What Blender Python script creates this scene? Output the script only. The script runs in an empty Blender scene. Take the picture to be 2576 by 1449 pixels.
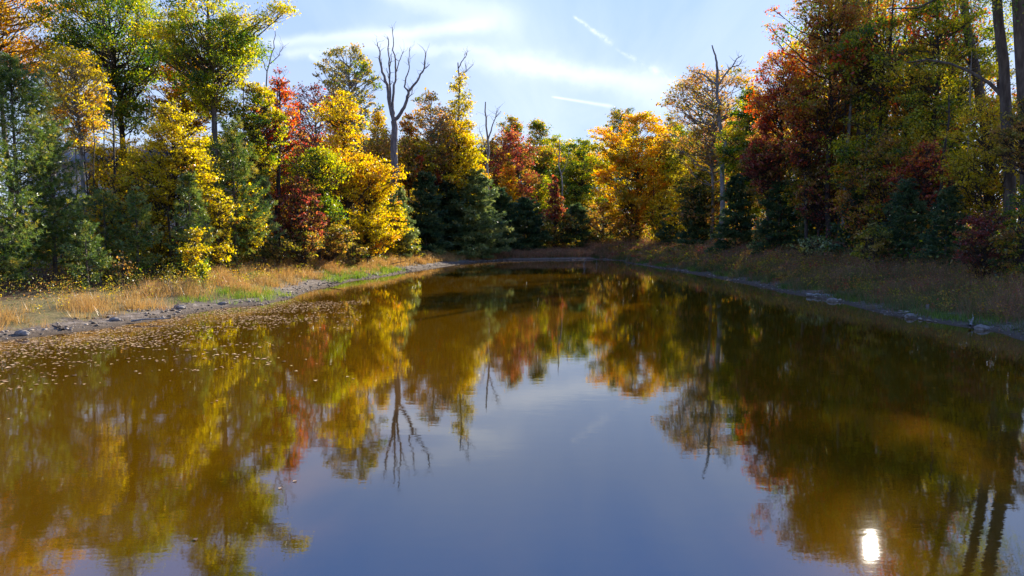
import bpy, math
import numpy as np
from math import radians as R
PI = math.pi
S = bpy.context.scene
# ------------------------------------------------------------------ camera
CAMH = 3.0; PITCH = R(4.48); F = 1717.0; CX, CY = 1288.0, 724.5      # pixel frame of 2576 x 1449
cd = bpy.data.cameras.new('camera'); cam = bpy.data.objects.new('camera', cd); S.collection.objects.link(cam)
cd.sensor_width = 36; cd.lens = 24; cd.clip_end = 6000; cd.clip_start = 0.1
cam.location = (0, 0, CAMH); cam.rotation_euler = (PI/2 - PITCH, 0, 0); S.camera = cam
def ray(px, py):
    a, b = px - CX, CY - py
    return np.array([a, F*math.cos(PITCH) + b*math.sin(PITCH), -F*math.sin(PITCH) + b*math.cos(PITCH)])
def P(px, py, Y):                      # point at forward distance Y
    d = ray(px, py); return np.array([0, 0, CAMH]) + d*(Y/d[1])
def G(px, py, z=0.0):                  # point on the level z
    d = ray(px, py); return np.array([0, 0, CAMH]) + d*((z - CAMH)/d[2])
# ------------------------------------------------------------------ light
SUN_AZ, SUN_EL = R(28.5), R(22.5)      # azimuth right of the view direction (+Y)
SUND = np.array([math.sin(SUN_AZ)*math.cos(SUN_EL), math.cos(SUN_AZ)*math.cos(SUN_EL), math.sin(SUN_EL)])
sl = bpy.data.lights.new('sun', 'SUN'); sl.energy = 5.0; sl.angle = R(0.53); sl.color = (1.0, 0.93, 0.80)
so = bpy.data.objects.new('sun', sl); S.collection.objects.link(so)
so.rotation_euler = (PI/2 - SUN_EL, 0, PI - SUN_AZ); so.location = (30, 60, 60)
S.view_settings.view_transform = 'Standard'; S.view_settings.look = 'None'; S.view_settings.gamma = 1
S.view_settings.exposure = 1.52
S.cycles.max_bounces = 7; S.cycles.diffuse_bounces = 3; S.cycles.glossy_bounces = 3; S.cycles.transmission_bounces = 4
S.cycles.transparent_max_bounces = 4
S.cycles.sample_clamp_indirect = 8

class NT:
    def __init__(s, tree): s.t = tree; s.t.nodes.clear()
    def n(s, kind, **kw):
        x = s.t.nodes.new(kind)
        for k, v in kw.items(): setattr(x, k, v)
        return x
    def l(s, a, b): s.t.links.new(a, b)
    def put(s, inp, v):
        if isinstance(v, bpy.types.NodeSocket): s.l(v, inp)
        elif v is not None: inp.default_value = v
    def m(s, op, a, b=None, c=None, clamp=False):
        x = s.n('ShaderNodeMath', operation=op, use_clamp=clamp)
        s.put(x.inputs[0], a); s.put(x.inputs[1], b); s.put(x.inputs[2], c); return x.outputs[0]
    def mix(s, f, a, b, blend='MIX'):
        x = s.n('ShaderNodeMix', data_type='RGBA', blend_type=blend)
        s.put(x.inputs[0], f); s.put(x.inputs[6], a); s.put(x.inputs[7], b); return x.outputs[2]
    def noise(s, vec, scale, detail=4, rough=.55, dist=0):
        x = s.n('ShaderNodeTexNoise'); s.put(x.inputs['Vector'], vec); x.inputs['Scale'].default_value = scale
        x.inputs['Detail'].default_value = detail; x.inputs['Roughness'].default_value = rough; x.inputs['Distortion'].default_value = dist
        return x.outputs[0]
    def mapping(s, vec, scale=(1,1,1), rot=(0,0,0), loc=(0,0,0)):
        x = s.n('ShaderNodeMapping'); s.put(x.inputs[0], vec); x.inputs['Scale'].default_value = scale
        x.inputs['Rotation'].default_value = rot; x.inputs['Location'].default_value = loc; return x.outputs[0]
    def ramp(s, f, stops, interp='LINEAR'):
        x = s.n('ShaderNodeValToRGB'); s.put(x.inputs[0], f); e = x.color_ramp.elements; x.color_ramp.interpolation = interp
        while len(e) < len(stops): e.new(.5)
        for q, (p, c) in zip(e, stops): q.position = p; q.color = tuple(c) + (1,) if len(c) == 3 else c
        return x.outputs[0]

# ------------------------------------------------------------------ sky
W = bpy.data.worlds.new('World'); S.world = W; W.use_nodes = True
N = NT(W.node_tree)
sky = N.n('ShaderNodeTexSky', sky_type='NISHITA'); sky.sun_disc = False; sky.sun_elevation = SUN_EL; sky.sun_rotation = SUN_AZ
sky.air_density = 1.0; sky.dust_density = 0.15; sky.ozone_density = 2.5; sky.altitude = 150
tc = N.n('ShaderNodeTexCoord'); sp = N.n('ShaderNodeSeparateXYZ'); N.l(tc.outputs['Generated'], sp.inputs[0])
dx, dy, dz = sp.outputs
yy = N.m('MAXIMUM', dy, 0.02)
u = N.m('DIVIDE', dx, yy); v = N.m('DIVIDE', dz, yy)
cuv = N.n('ShaderNodeCombineXYZ'); N.l(u, cuv.inputs[0]); N.l(v, cuv.inputs[1]); uv = cuv.outputs[0]
zz = N.m('ADD', N.m('MAXIMUM', dz, 0.0), 0.12)
cpl = N.n('ShaderNodeCombineXYZ'); N.l(N.m('DIVIDE', dx, zz), cpl.inputs[0]); N.l(N.m('DIVIDE', dy, zz), cpl.inputs[1]); pl = cpl.outputs[0]
wob = N.m('MULTIPLY', N.m('SUBTRACT', N.noise(uv, 9, 5, .6), .5), 1.0)
def uvpt(px, py):
    d = ray(px, py); return d[0]/d[1], d[2]/d[1]
def trail(p0, p1, w0, w1, gain, wb, puffs=0.0):
    (ax, ay), (bx, by) = uvpt(*p0), uvpt(*p1)
    L = math.hypot(bx-ax, by-ay); tx, ty = (bx-ax)/L, (by-ay)/L
    ru = N.m('SUBTRACT', u, ax); rv = N.m('SUBTRACT', v, ay)
    t = N.m('DIVIDE', N.m('ADD', N.m('MULTIPLY', ru, tx), N.m('MULTIPLY', rv, ty)), L)
    d = N.m('ADD', N.m('MULTIPLY', ru, -ty), N.m('MULTIPLY', rv, tx))
    d = N.m('ABSOLUTE', N.m('ADD', d, N.m('MULTIPLY', wob, wb)))
    wd = N.m('ADD', w0/F, N.m('MULTIPLY', t, (w1-w0)/F)); wd = N.m('MAXIMUM', wd, .0005)
    q = N.m('DIVIDE', d, wd); g = N.m('EXPONENT', N.m('MULTIPLY', N.m('MULTIPLY', q, q), -1))
    e = N.m('MULTIPLY', N.m('MULTIPLY', t, 14, clamp=True), N.m('MULTIPLY', N.m('SUBTRACT', 1, t), 8, clamp=True))
    g = N.m('MULTIPLY', N.m('MULTIPLY', g, e), gain)
    if puffs:
        pf = N.m('MULTIPLY', N.m('SUBTRACT', N.noise(uv, 55, 4, .6), .5), puffs)
        g = N.m('MULTIPLY', g, N.m('ADD', .6, pf, clamp=True))
    return g
trs = [trail((1440,40),(1545,112),3,7,.65,.012,4), trail((1548,118),(1720,222),3.5,11,.36,.02,5),
       trail((1385,243),(1548,269),2,4.5,.75,.0,1), trail((640,112),(1260,58),11,18,.45,.03),
       trail((700,135),(1060,108),12,24,.4,.04), trail((1000,95),(1760,250),14,46,.30,.08), trail((775,138),(850,178),5,11,.3,.02),
       trail((840,-60),(1330,70),14,40,.3,.06), trail((1100,160),(1720,205),14,26,.2,.05)]
c = trs[0]
for q in trs[1:]: c = N.m('ADD', c, q)
ci = N.noise(N.mapping(pl, (1.1, .33, 1), (0, 0, R(62))), 1.15, 7, .56, .5)
ci2 = N.noise(N.mapping(pl, (.5, .3, 1), (0, 0, R(20)), (3, 1, 0)), .8, 3, .5)
ci = N.m('MULTIPLY', N.m('MULTIPLY', N.m('SUBTRACT', ci, .40), 2.0, clamp=True), N.m('MULTIPLY', N.m('SUBTRACT', ci2, .3), 2.2, clamp=True))
c = N.m('ADD', N.m('MULTIPLY', c, N.m('GREATER_THAN', dy, .05)), N.m('MULTIPLY', ci, .75), clamp=True)
hz = N.m('SUBTRACT', 1, N.m('MULTIPLY', N.m('MAXIMUM', dz, 0), 3.2), clamp=True)
c = N.m('MAXIMUM', c, N.m('MULTIPLY', hz, .10))
vc = N.ramp(N.m('MAXIMUM', dz, 0), [(0, (2.9/8, 3.5/8, 4.8/8)), (.22, (2.6/8, 3.35/8, 5.2/8)), (.33, (2.25/8, 3.2/8, 5.9/8)), (.45, (1.3/8, 2.9/8, 7.8/8)), (.8, (.7/8, 1.6/8, 4.8/8))])
vs_ = N.n('ShaderNodeVectorMath', operation='SCALE'); N.l(vc, vs_.inputs[0]); vs_.inputs['Scale'].default_value = 8.0
veil = N.mix(.88, sky.outputs[0], vs_.outputs[0])
skc = N.mix(N.m('MULTIPLY', c, .8), veil, (6.6, 6.9, 7.4, 1))
bg = N.n('ShaderNodeBackground'); N.l(skc, bg.inputs[0]); bg.inputs[1].default_value = .075
wo = N.n('ShaderNodeOutputWorld'); N.l(bg.outputs[0], wo.inputs[0])

# ------------------------------------------------------------------ materials
def mat(name):
    m = bpy.data.materials.new(name); m.use_nodes = True; n = NT(m.node_tree)
    o = n.n('ShaderNodeOutputMaterial'); return m, n, o
def attr(n, a):
    x = n.n('ShaderNodeAttribute', attribute_name=a); return x.outputs['Fac']
def leaf_mat(name, cols, trans=.45, gloss=.04, sat=1.0):
    m, n, o = mat(name)
    k = len(cols)
    c = n.ramp(attr(n, 'tint'), [((i+.5)/k, q) for i, q in enumerate(cols)])
    d = n.n('ShaderNodeBsdfDiffuse'); n.l(c, d.inputs[0])
    t = n.n('ShaderNodeBsdfTranslucent'); h = n.n('ShaderNodeHueSaturation'); h.inputs['Saturation'].default_value = 1.12
    h.inputs['Value'].default_value = 1.15; n.l(c, h.inputs['Color']); n.l(h.outputs[0], t.inputs[0])
    x = n.n('ShaderNodeMixShader'); x.inputs[0].default_value = trans; n.l(d.outputs[0], x.inputs[1]); n.l(t.outputs[0], x.inputs[2])
    g = n.n('ShaderNodeBsdfGlossy'); g.inputs['Roughness'].default_value = .38; g.inputs[0].default_value = (1,1,1,1)
    y = n.n('ShaderNodeMixShader'); y.inputs[0].default_value = gloss; n.l(x.outputs[0], y.inputs[1]); n.l(g.outputs[0], y.inputs[2])
    n.l(y.outputs[0], o.inputs[0]); return m
PAL = {
 'green':  [(.025,.065,.012),(.055,.13,.018),(.13,.21,.02),(.27,.31,.03),(.52,.40,.03)],
 'ygreen': [(.09,.14,.015),(.22,.27,.02),(.40,.40,.025),(.56,.48,.03),(.62,.40,.03)],
 'yellow': [(.26,.23,.012),(.54,.42,.014),(.74,.55,.018),(.80,.60,.02),(.74,.40,.02)],
 'gold':   [(.20,.18,.012),(.42,.34,.015),(.66,.46,.016),(.76,.50,.016),(.68,.28,.02)],
 'orange': [(.26,.19,.012),(.56,.33,.012),(.74,.42,.014),(.76,.33,.016),(.70,.19,.02)],
 'red':    [(.20,.13,.02),(.34,.07,.02),(.56,.07,.04),(.68,.15,.06),(.66,.34,.04)],
 'crimson':[(.11,.07,.03),(.26,.06,.045),(.36,.075,.055),(.47,.14,.08),(.50,.30,.07)],
 'rust':   [(.09,.11,.02),(.24,.18,.03),(.42,.24,.05),(.46,.20,.08),(.55,.34,.07)],
 'mixed':  [(.05,.10,.015),(.15,.20,.02),(.44,.36,.02),(.58,.28,.02),(.46,.11,.05)],
 'olive':  [(.08,.10,.02),(.18,.18,.025),(.32,.27,.04),(.42,.32,.06),(.48,.30,.10)],
 'pine':   [(.04,.085,.018),(.09,.15,.03),(.17,.24,.045),(.29,.33,.065),(.52,.40,.07)],
 'cedar':  [(.014,.040,.016),(.032,.070,.028),(.06,.11,.04),(.11,.155,.05),(.19,.20,.07)],
 'silver': [(.05,.09,.03),(.12,.17,.05),(.21,.27,.08),(.32,.36,.11),(.46,.44,.13)],
}
PAL = {k: [tuple(min(.74, q*(.98 if k in ('pine', 'silver') else 1.02)) for q in c_) for c_ in v] for k, v in PAL.items()}
LM = {k: leaf_mat('leaf_'+k, v, .34 if k in ('pine', 'cedar', 'silver') else .64, .05 if k in ('pine', 'silver') else .025) for k, v in PAL.items()}
def simple(name, fn, rough=.85, bump=None, spec=.3):
    m, n, o = mat(name); b = n.n('ShaderNodeBsdfPrincipled'); b.inputs['Roughness'].default_value = rough
    b.inputs['Specular IOR Level'].default_value = spec
    t = n.n('ShaderNodeTexCoord').outputs['Object']
    n.put(b.inputs['Base Color'], fn(n, t))
    if bump:
        h, st, dist = bump(n, t); q = n.n('ShaderNodeBump'); q.inputs['Strength'].default_value = st; q.inputs['Distance'].default_value = dist
        n.l(h, q.inputs['Height']); n.l(q.outputs[0], b.inputs['Normal'])
    n.l(b.outputs[0], o.inputs[0]); return m
def bark(name, a, b, c):
    return simple(name, lambda n, t: n.ramp(n.noise(n.mapping(t, (1, 1, .22)), 7, 6, .65), [(.3, a), (.5, b), (.7, c)]), .9,
                  lambda n, t: (n.noise(n.mapping(t, (1, 1, .12)), 16, 5, .6), .8, .05))
BARK = {'brown': bark('bark_brown', (.045,.032,.024), (.10,.075,.055), (.17,.135,.10)),
        'grey': bark('bark_grey', (.10,.09,.08), (.20,.185,.165), (.34,.31,.28)),
        'dead': bark('bark_dead', (.09,.075,.07), (.17,.145,.135), (.29,.25,.23)),
        'dark': bark('bark_dark', (.02,.015,.012), (.05,.038,.03), (.09,.07,.055))}
# ------------------------------------------------------------------ mesh helpers
def build(name, parts, parent=None, loc=(0, 0, 0)):
    """parts: list of (verts (n,3), faces (m,k), material, tint (m,) or None) -> one mesh object"""
    me = bpy.data.meshes.new(name); V = []; FI = []; SZ = []; MI = []; TI = []; mats = []; off = 0; last = 0
    for vs, fs, mt, ti in parts:
        if len(fs) == 0: continue
        if mt not in mats: mats.append(mt)
        V.append(vs.reshape(-1, 3)); FI.append((fs + (off if len(vs) else last)).reshape(-1)); last = off if len(vs) else last; SZ.append(np.full(len(fs), fs.shape[1]))
        MI.append(np.full(len(fs), mats.index(mt))); TI.append(np.full(len(fs), .5) if ti is None else ti); off += len(vs.reshape(-1, 3))
    V = np.concatenate(V); FI = np.concatenate(FI); SZ = np.concatenate(SZ); MI = np.concatenate(MI); TI = np.concatenate(TI)
    me.vertices.add(len(V)); me.vertices.foreach_set('co', V.astype(np.float32).ravel())
    me.loops.add(len(FI)); me.loops.foreach_set('vertex_index', FI.astype(np.int32))
    me.polygons.add(len(SZ)); st = np.concatenate([[0], np.cumsum(SZ)[:-1]]); me.polygons.foreach_set('loop_start', st.astype(np.int32))
    me.polygons.foreach_set('material_index', MI.astype(np.int32))
    a = me.attributes.new('tint', 'FLOAT', 'FACE'); a.data.foreach_set('value', np.clip(TI, 0, 1).astype(np.float32))
    me.update(calc_edges=True)
    for mt in mats: me.materials.append(mt)
    o = bpy.data.objects.new(name, me); S.collection.objects.link(o); o.location = loc
    if parent is not None: o.parent = parent
    return o
def smooth(o):
    o.data.polygons.foreach_set('use_smooth', np.ones(len(o.data.polygons), bool)); return o
def tag(o, label=None, cat=None, group=None, kind=None):
    if group is None and cat in ('tree', 'shrub', 'rock', 'stick', 'stalk', 'branch', 'log', 'sapling', 'seedling') and kind is None:
        side = 'left bank' if o.location[0] < -abs(o.location[1])*.07 else ('right bank' if o.location[0] > o.location[1]*.24 else 'far shore')
        group = o.name.split('.')[0].replace('_', ' ') + 's on the ' + side
    for k, val in (('label', label), ('category', cat), ('group', group), ('kind', kind)):
        if val: o[k] = val
    return o
def empty(name, loc, label, cat, group=None):
    o = bpy.data.objects.new(name, None); S.collection.objects.link(o); o.location = loc; o.empty_display_size = .3
    return tag(o, label, cat, group)
def nrm(a): return a/np.maximum(np.linalg.norm(a, axis=-1, keepdims=True), 1e-9)
def tube(pts, rad, sides=6):
    pts = np.asarray(pts, float); n = len(pts); rad = np.asarray(rad, float)
    tg = np.gradient(pts, axis=0); tg = nrm(tg)
    ref = np.array([1., 0, 0]) if abs(tg[0][0]) < .8 else np.array([0, 1., 0])
    a = nrm(np.cross(tg, ref)); b = np.cross(tg, a)
    th = np.arange(sides)*2*PI/sides
    vs = pts[:, None] + rad[:, None, None]*(a[:, None]*np.cos(th)[None, :, None] + b[:, None]*np.sin(th)[None, :, None])
    i = np.arange(n-1)[:, None]*sides; j = np.arange(sides)[None]; k = (j+1) % sides
    fs = np.stack([i+j, i+k, i+sides+k, i+sides+j], -1).reshape(-1, 4)
    return vs.reshape(-1, 3), fs
def merge(tl):
    V, Fs, off = [], [], 0
    for vs, fs in tl: V.append(vs); Fs.append(fs+off); off += len(vs)
    return np.concatenate(V), np.concatenate(Fs)
def curve(p0, p1, n, wob, rng, up=0.0):
    t = np.linspace(0, 1, n)[:, None]; p = p0 + (p1-p0)*t
    L = np.linalg.norm(p1-p0)
    p = p + np.sin(t*PI)*np.array([0, 0, up*L]); w = rng.normal(size=(n, 3))*wob*L; w[0] = w[-1] = 0
    return p + w
def diamonds(c, size, rng, up=.5, asp=.62, nb=None):
    n = len(c); nn = rng.normal(size=(n, 3)); nn[:, 2] += up*np.sign(nn[:, 2])*0 + up
    if nb is not None: nn = nn + nb
    nn = nrm(nn); t = nrm(np.cross(nn, rng.normal(size=(n, 3)))); b = np.cross(nn, t)
    s = np.broadcast_to(size, (n,))[:, None]*.5
    k = s*asp
    vs = np.stack([c - t*s, c + b*k + nn*k*.25, c + t*s, c - b*k + nn*k*.25], 1)
    return vs.reshape(-1, 3), np.arange(n*4).reshape(-1, 4)
def spikes(c, d, length, width, rng):
    n = len(c); s = nrm(np.cross(d, rng.normal(size=(n, 3))))*np.broadcast_to(width, (n,))[:, None]*.5
    vs = np.stack([c - s, c + s, c + d*np.broadcast_to(length, (n,))[:, None]], 1)
    return vs.reshape(-1, 3), np.arange(n*3).reshape(-1, 3)
# a clear line of sight through the crowns towards the sun, where the photo shows the glint
GLINT = G(2191, 1376)
def sun_gap(w, o_=GLINT):
    r = w - o_; t = r @ SUND; d = np.linalg.norm(r - t[:, None]*SUND, axis=1)
    return (t > 5), d
PATCHES = [(G(*q), r_) for q, r_ in [((2000,1040),.28),((2080,1052),.35),((2170,1045),.3),((2240,1075),.42),((2320,1070),.36),((2390,1110),.42),((2460,1150),.36),((2510,1200),.3),((2270,1110),.3),((2090,890),.3),((2150,885),.3),((2330,950),.22)]]
def carve(c, base, rng):
    w = c + base; f, d = sun_gap(w)
    keep = ~(f & ((d < .5) | ((d < 1.0) & (rng.random(len(c)) < .5))))
    for o_, r_ in PATCHES:
        f, d = sun_gap(w, o_); keep &= ~(f & (d < r_) & (rng.random(len(c)) < .85))
    return keep
# ------------------------------------------------------------------ pond outline and ground
LEFT = [(0,860),(120,846),(260,830),(400,806),(520,786),(600,772),(680,766),(740,744),(800,728),(860,712),(930,700),(1000,689),(1060,677),(1120,670),(1200,660),(1290,656),(1380,654),(1500,653)]
RIGHT = [(1562,656),(1580,662),(1640,671),(1700,681),(1780,694),(1850,708),(1930,724),(2000,740),(2050,752),(2120,764),(2250,790),(2330,806),(2400,820),(2480,838),(2576,866)]
poly = [(-24., -22.), (-20, -6), (-17.5, 6), (-15.8, 14)] + [tuple(G(*q)[:2]) for q in LEFT] + [tuple(G(*q)[:2]) for q in RIGHT] + [(14.0, 10), (14.2, 0), (15, -10), (14, -22), (0, -27)]
PO = np.array(poly)
# resample with small wiggles
def resample(P0, step):
    out = []; rg = np.random.default_rng(5); n = len(P0)
    for i in range(n):
        a, b = P0[i], P0[(i+1) % n]; L = np.linalg.norm(b-a); k = max(1, int(L/step))
        for j in range(k): out.append(a + (b-a)*j/k)
    out = np.array(out); w = rg.normal(size=out.shape)*.09
    w = (w + np.roll(w, 1, 0) + np.roll(w, -1, 0)); return out + w*1.25
PO2 = resample(PO, 1.0)
def sdist(X, Y):
    X = np.asarray(X, float); Y = np.asarray(Y, float); sh = X.shape; p = np.stack([X.ravel(), Y.ravel()], 1)
    A = PO2; B = np.roll(PO2, -1, 0); best = np.full(len(p), 1e9); ins = np.zeros(len(p), bool)
    for a, b in zip(A, B):
        ab = b-a; t = np.clip(((p-a)@ab)/(ab@ab), 0, 1); d = np.linalg.norm(p-a-t[:, None]*ab, axis=1); best = np.minimum(best, d)
        cnd = (a[1] > p[:, 1]) != (b[1] > p[:, 1])
        if abs(b[1]-a[1]) > 1e-9: ins ^= cnd & (p[:, 0] < (b[0]-a[0])*(p[:, 1]-a[1])/(b[1]-a[1]) + a[0])
    return np.where(ins, -best, best).reshape(sh)
def wav(X, Y, s, k=0):
    return (np.sin(X*1.3/s + k) * np.cos(Y*1.7/s + k*2.1) + .6*np.sin(X*2.9/s + Y*2.2/s + k) + .4*np.cos(X*5.1/s - Y*4.3/s + 1.3*k))/2
def gz(X, Y, d=None):
    if d is None: d = sdist(X, Y)
    z = np.interp(d, [-4, -1.5, 0, .35, 1.4, 3.5, 7, 14, 40, 120, 400, 1500], [-1.3, -.5, 0, .07, .22, .52, .82, 1.05, 1.7, 5.0, 9, 14])
    z = np.where((d > 0) & (d < 60), z*(1 + (np.interp(Y, [15, 28, 45, 62, 76], [.78, .82, 1.45, 1.5, .9]) - 1)*np.clip((60-d)/50, 0, 1)), z)
    return z + np.where(d > 1, wav(X, Y, 3.1)*.10*np.clip((d-1)/3, 0, 1) + wav(X, Y, .9, 2)*.03, wav(X, Y, .5, 1)*.02*np.clip(d*2, 0, 1))
def gpt(x, y): return np.array([x, y, float(gz(np.array([x]), np.array([y]))[0])])
def axis(lo, a, b, hi, st):
    mid = np.arange(a, b+1e-6, st); out = [lo + (a-lo)*(1-(1-t)**2.2) for t in np.linspace(0, 1, 26)[:-1]]
    ou2 = [b + (hi-b)*(t**2.2) for t in np.linspace(0, 1, 30)[1:]]
    return np.concatenate([out, mid, ou2])
xs = axis(-1500, -34, 34, 1500, .36); ys = axis(-500, 2, 104, 2500, .45)
GX, GY = np.meshgrid(xs, ys); D = sdist(GX, GY); GZ = gz(GX, GY, D)
nx, ny = len(xs), len(ys); idx = np.arange(nx*ny).reshape(ny, nx)
gf = np.stack([idx[:-1, :-1], idx[:-1, 1:], idx[1:, 1:], idx[1:, :-1]], -1).reshape(-1, 4)
gm, n, o = mat('ground')
b = n.n('ShaderNodeBsdfPrincipled'); b.inputs['Roughness'].default_value = .95; b.inputs['Specular IOR Level'].default_value = .15
at = n.n('ShaderNodeAttribute', attribute_name='shore').outputs['Fac']; t = n.n('ShaderNodeTexCoord').outputs['Object']
mud = n.ramp(n.noise(t, 3.5, 9, .75), [(.33, (.055,.038,.026)), (.5, (.15,.115,.085)), (.66, (.30,.245,.20))])
lit = n.ramp(n.noise(t, 9, 8, .75), [(.3, (.035,.022,.012)), (.5, (.10,.055,.028)), (.62, (.17,.09,.04)), (.75, (.24,.14,.06))])
grs = n.ramp(n.noise(t, 2.2, 6, .7), [(.35, (.09,.085,.025)), (.55, (.19,.14,.06)), (.7, (.12,.12,.03))])
wet = n.mix(n.m('MULTIPLY', at, 1.1, clamp=True), (.075,.05,.03,1), mud)
e1 = n.m('ADD', at, n.m('MULTIPLY', n.m('SUBTRACT', n.noise(t, 1.1, 6, .7), .5), 3.4))
c1 = n.mix(n.m('MULTIPLY', n.m('SUBTRACT', e1, 1.3), 2.2, clamp=True), wet, grs)
c2 = n.mix(n.m('MULTIPLY', n.m('SUBTRACT', e1, 5.8), .8, clamp=True), c1, lit)
n.l(c2, b.inputs['Base Color']); bp = n.n('ShaderNodeBump'); bp.inputs['Strength'].default_value = .9; bp.inputs['Distance'].default_value = .06
n.l(n.noise(t, 11, 8, .7), bp.inputs['Height']); n.l(bp.outputs[0], b.inputs['Normal']); n.l(b.outputs[0], o.inputs[0])
GV = np.stack([GX, GY, GZ], -1).reshape(-1, 3)
ground = smooth(build('ground', [(GV, gf, gm, None)])); tag(ground, 'rising pond bank and leaf covered woodland floor', None, None, 'structure')
a_ = ground.data.attributes.new('shore', 'FLOAT', 'POINT'); a_.data.foreach_set('value', np.clip(D, 0, 50).astype(np.float32).ravel())
# ------------------------------------------------------------------ water
wm, n, o = mat('water')
t = n.n('ShaderNodeTexCoord').outputs['Object']
b = n.n('ShaderNodeBsdfPrincipled'); b.inputs['IOR'].default_value = 2.0; b.inputs['Roughness'].default_value = .011
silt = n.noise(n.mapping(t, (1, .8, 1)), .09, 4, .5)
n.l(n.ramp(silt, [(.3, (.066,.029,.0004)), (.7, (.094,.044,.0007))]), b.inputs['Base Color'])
h1 = n.noise(n.mapping(t, (.8, 2.0, 1), (0, 0, R(8))), 2.3, 3, .5)
h2 = n.noise(n.mapping(t, (1, 1.9, 1), (0, 0, R(-14))), 8.0, 2, .5)
pm = n.m('MULTIPLY', n.m('SUBTRACT', n.noise(n.mapping(t, (1, .5, 1)), .12, 3, .5), .36), 3.0, clamp=True)
h3 = n.noise(n.mapping(t, (1, 1.6, 1)), 26, 2, .5)
hh = n.m('ADD', n.m('ADD', n.m('MULTIPLY', h1, .0008), n.m('MULTIPLY', h3, .00009)), n.m('MULTIPLY', n.m('MULTIPLY', h2, .00035), pm))
bp = n.n('ShaderNodeBump'); bp.inputs['Strength'].default_value = 1; bp.inputs['Distance'].default_value = 1
n.l(hh, bp.inputs['Height']); n.l(bp.outputs[0], b.inputs['Normal']); n.l(b.outputs[0], o.inputs[0])
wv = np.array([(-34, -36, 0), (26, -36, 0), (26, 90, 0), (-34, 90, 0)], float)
water = build('water', [(wv, np.array([[0, 1, 2, 3]]), wm, None)]); tag(water, 'still brown pond water mirroring trees and sky', None, None, 'structure')

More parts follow.
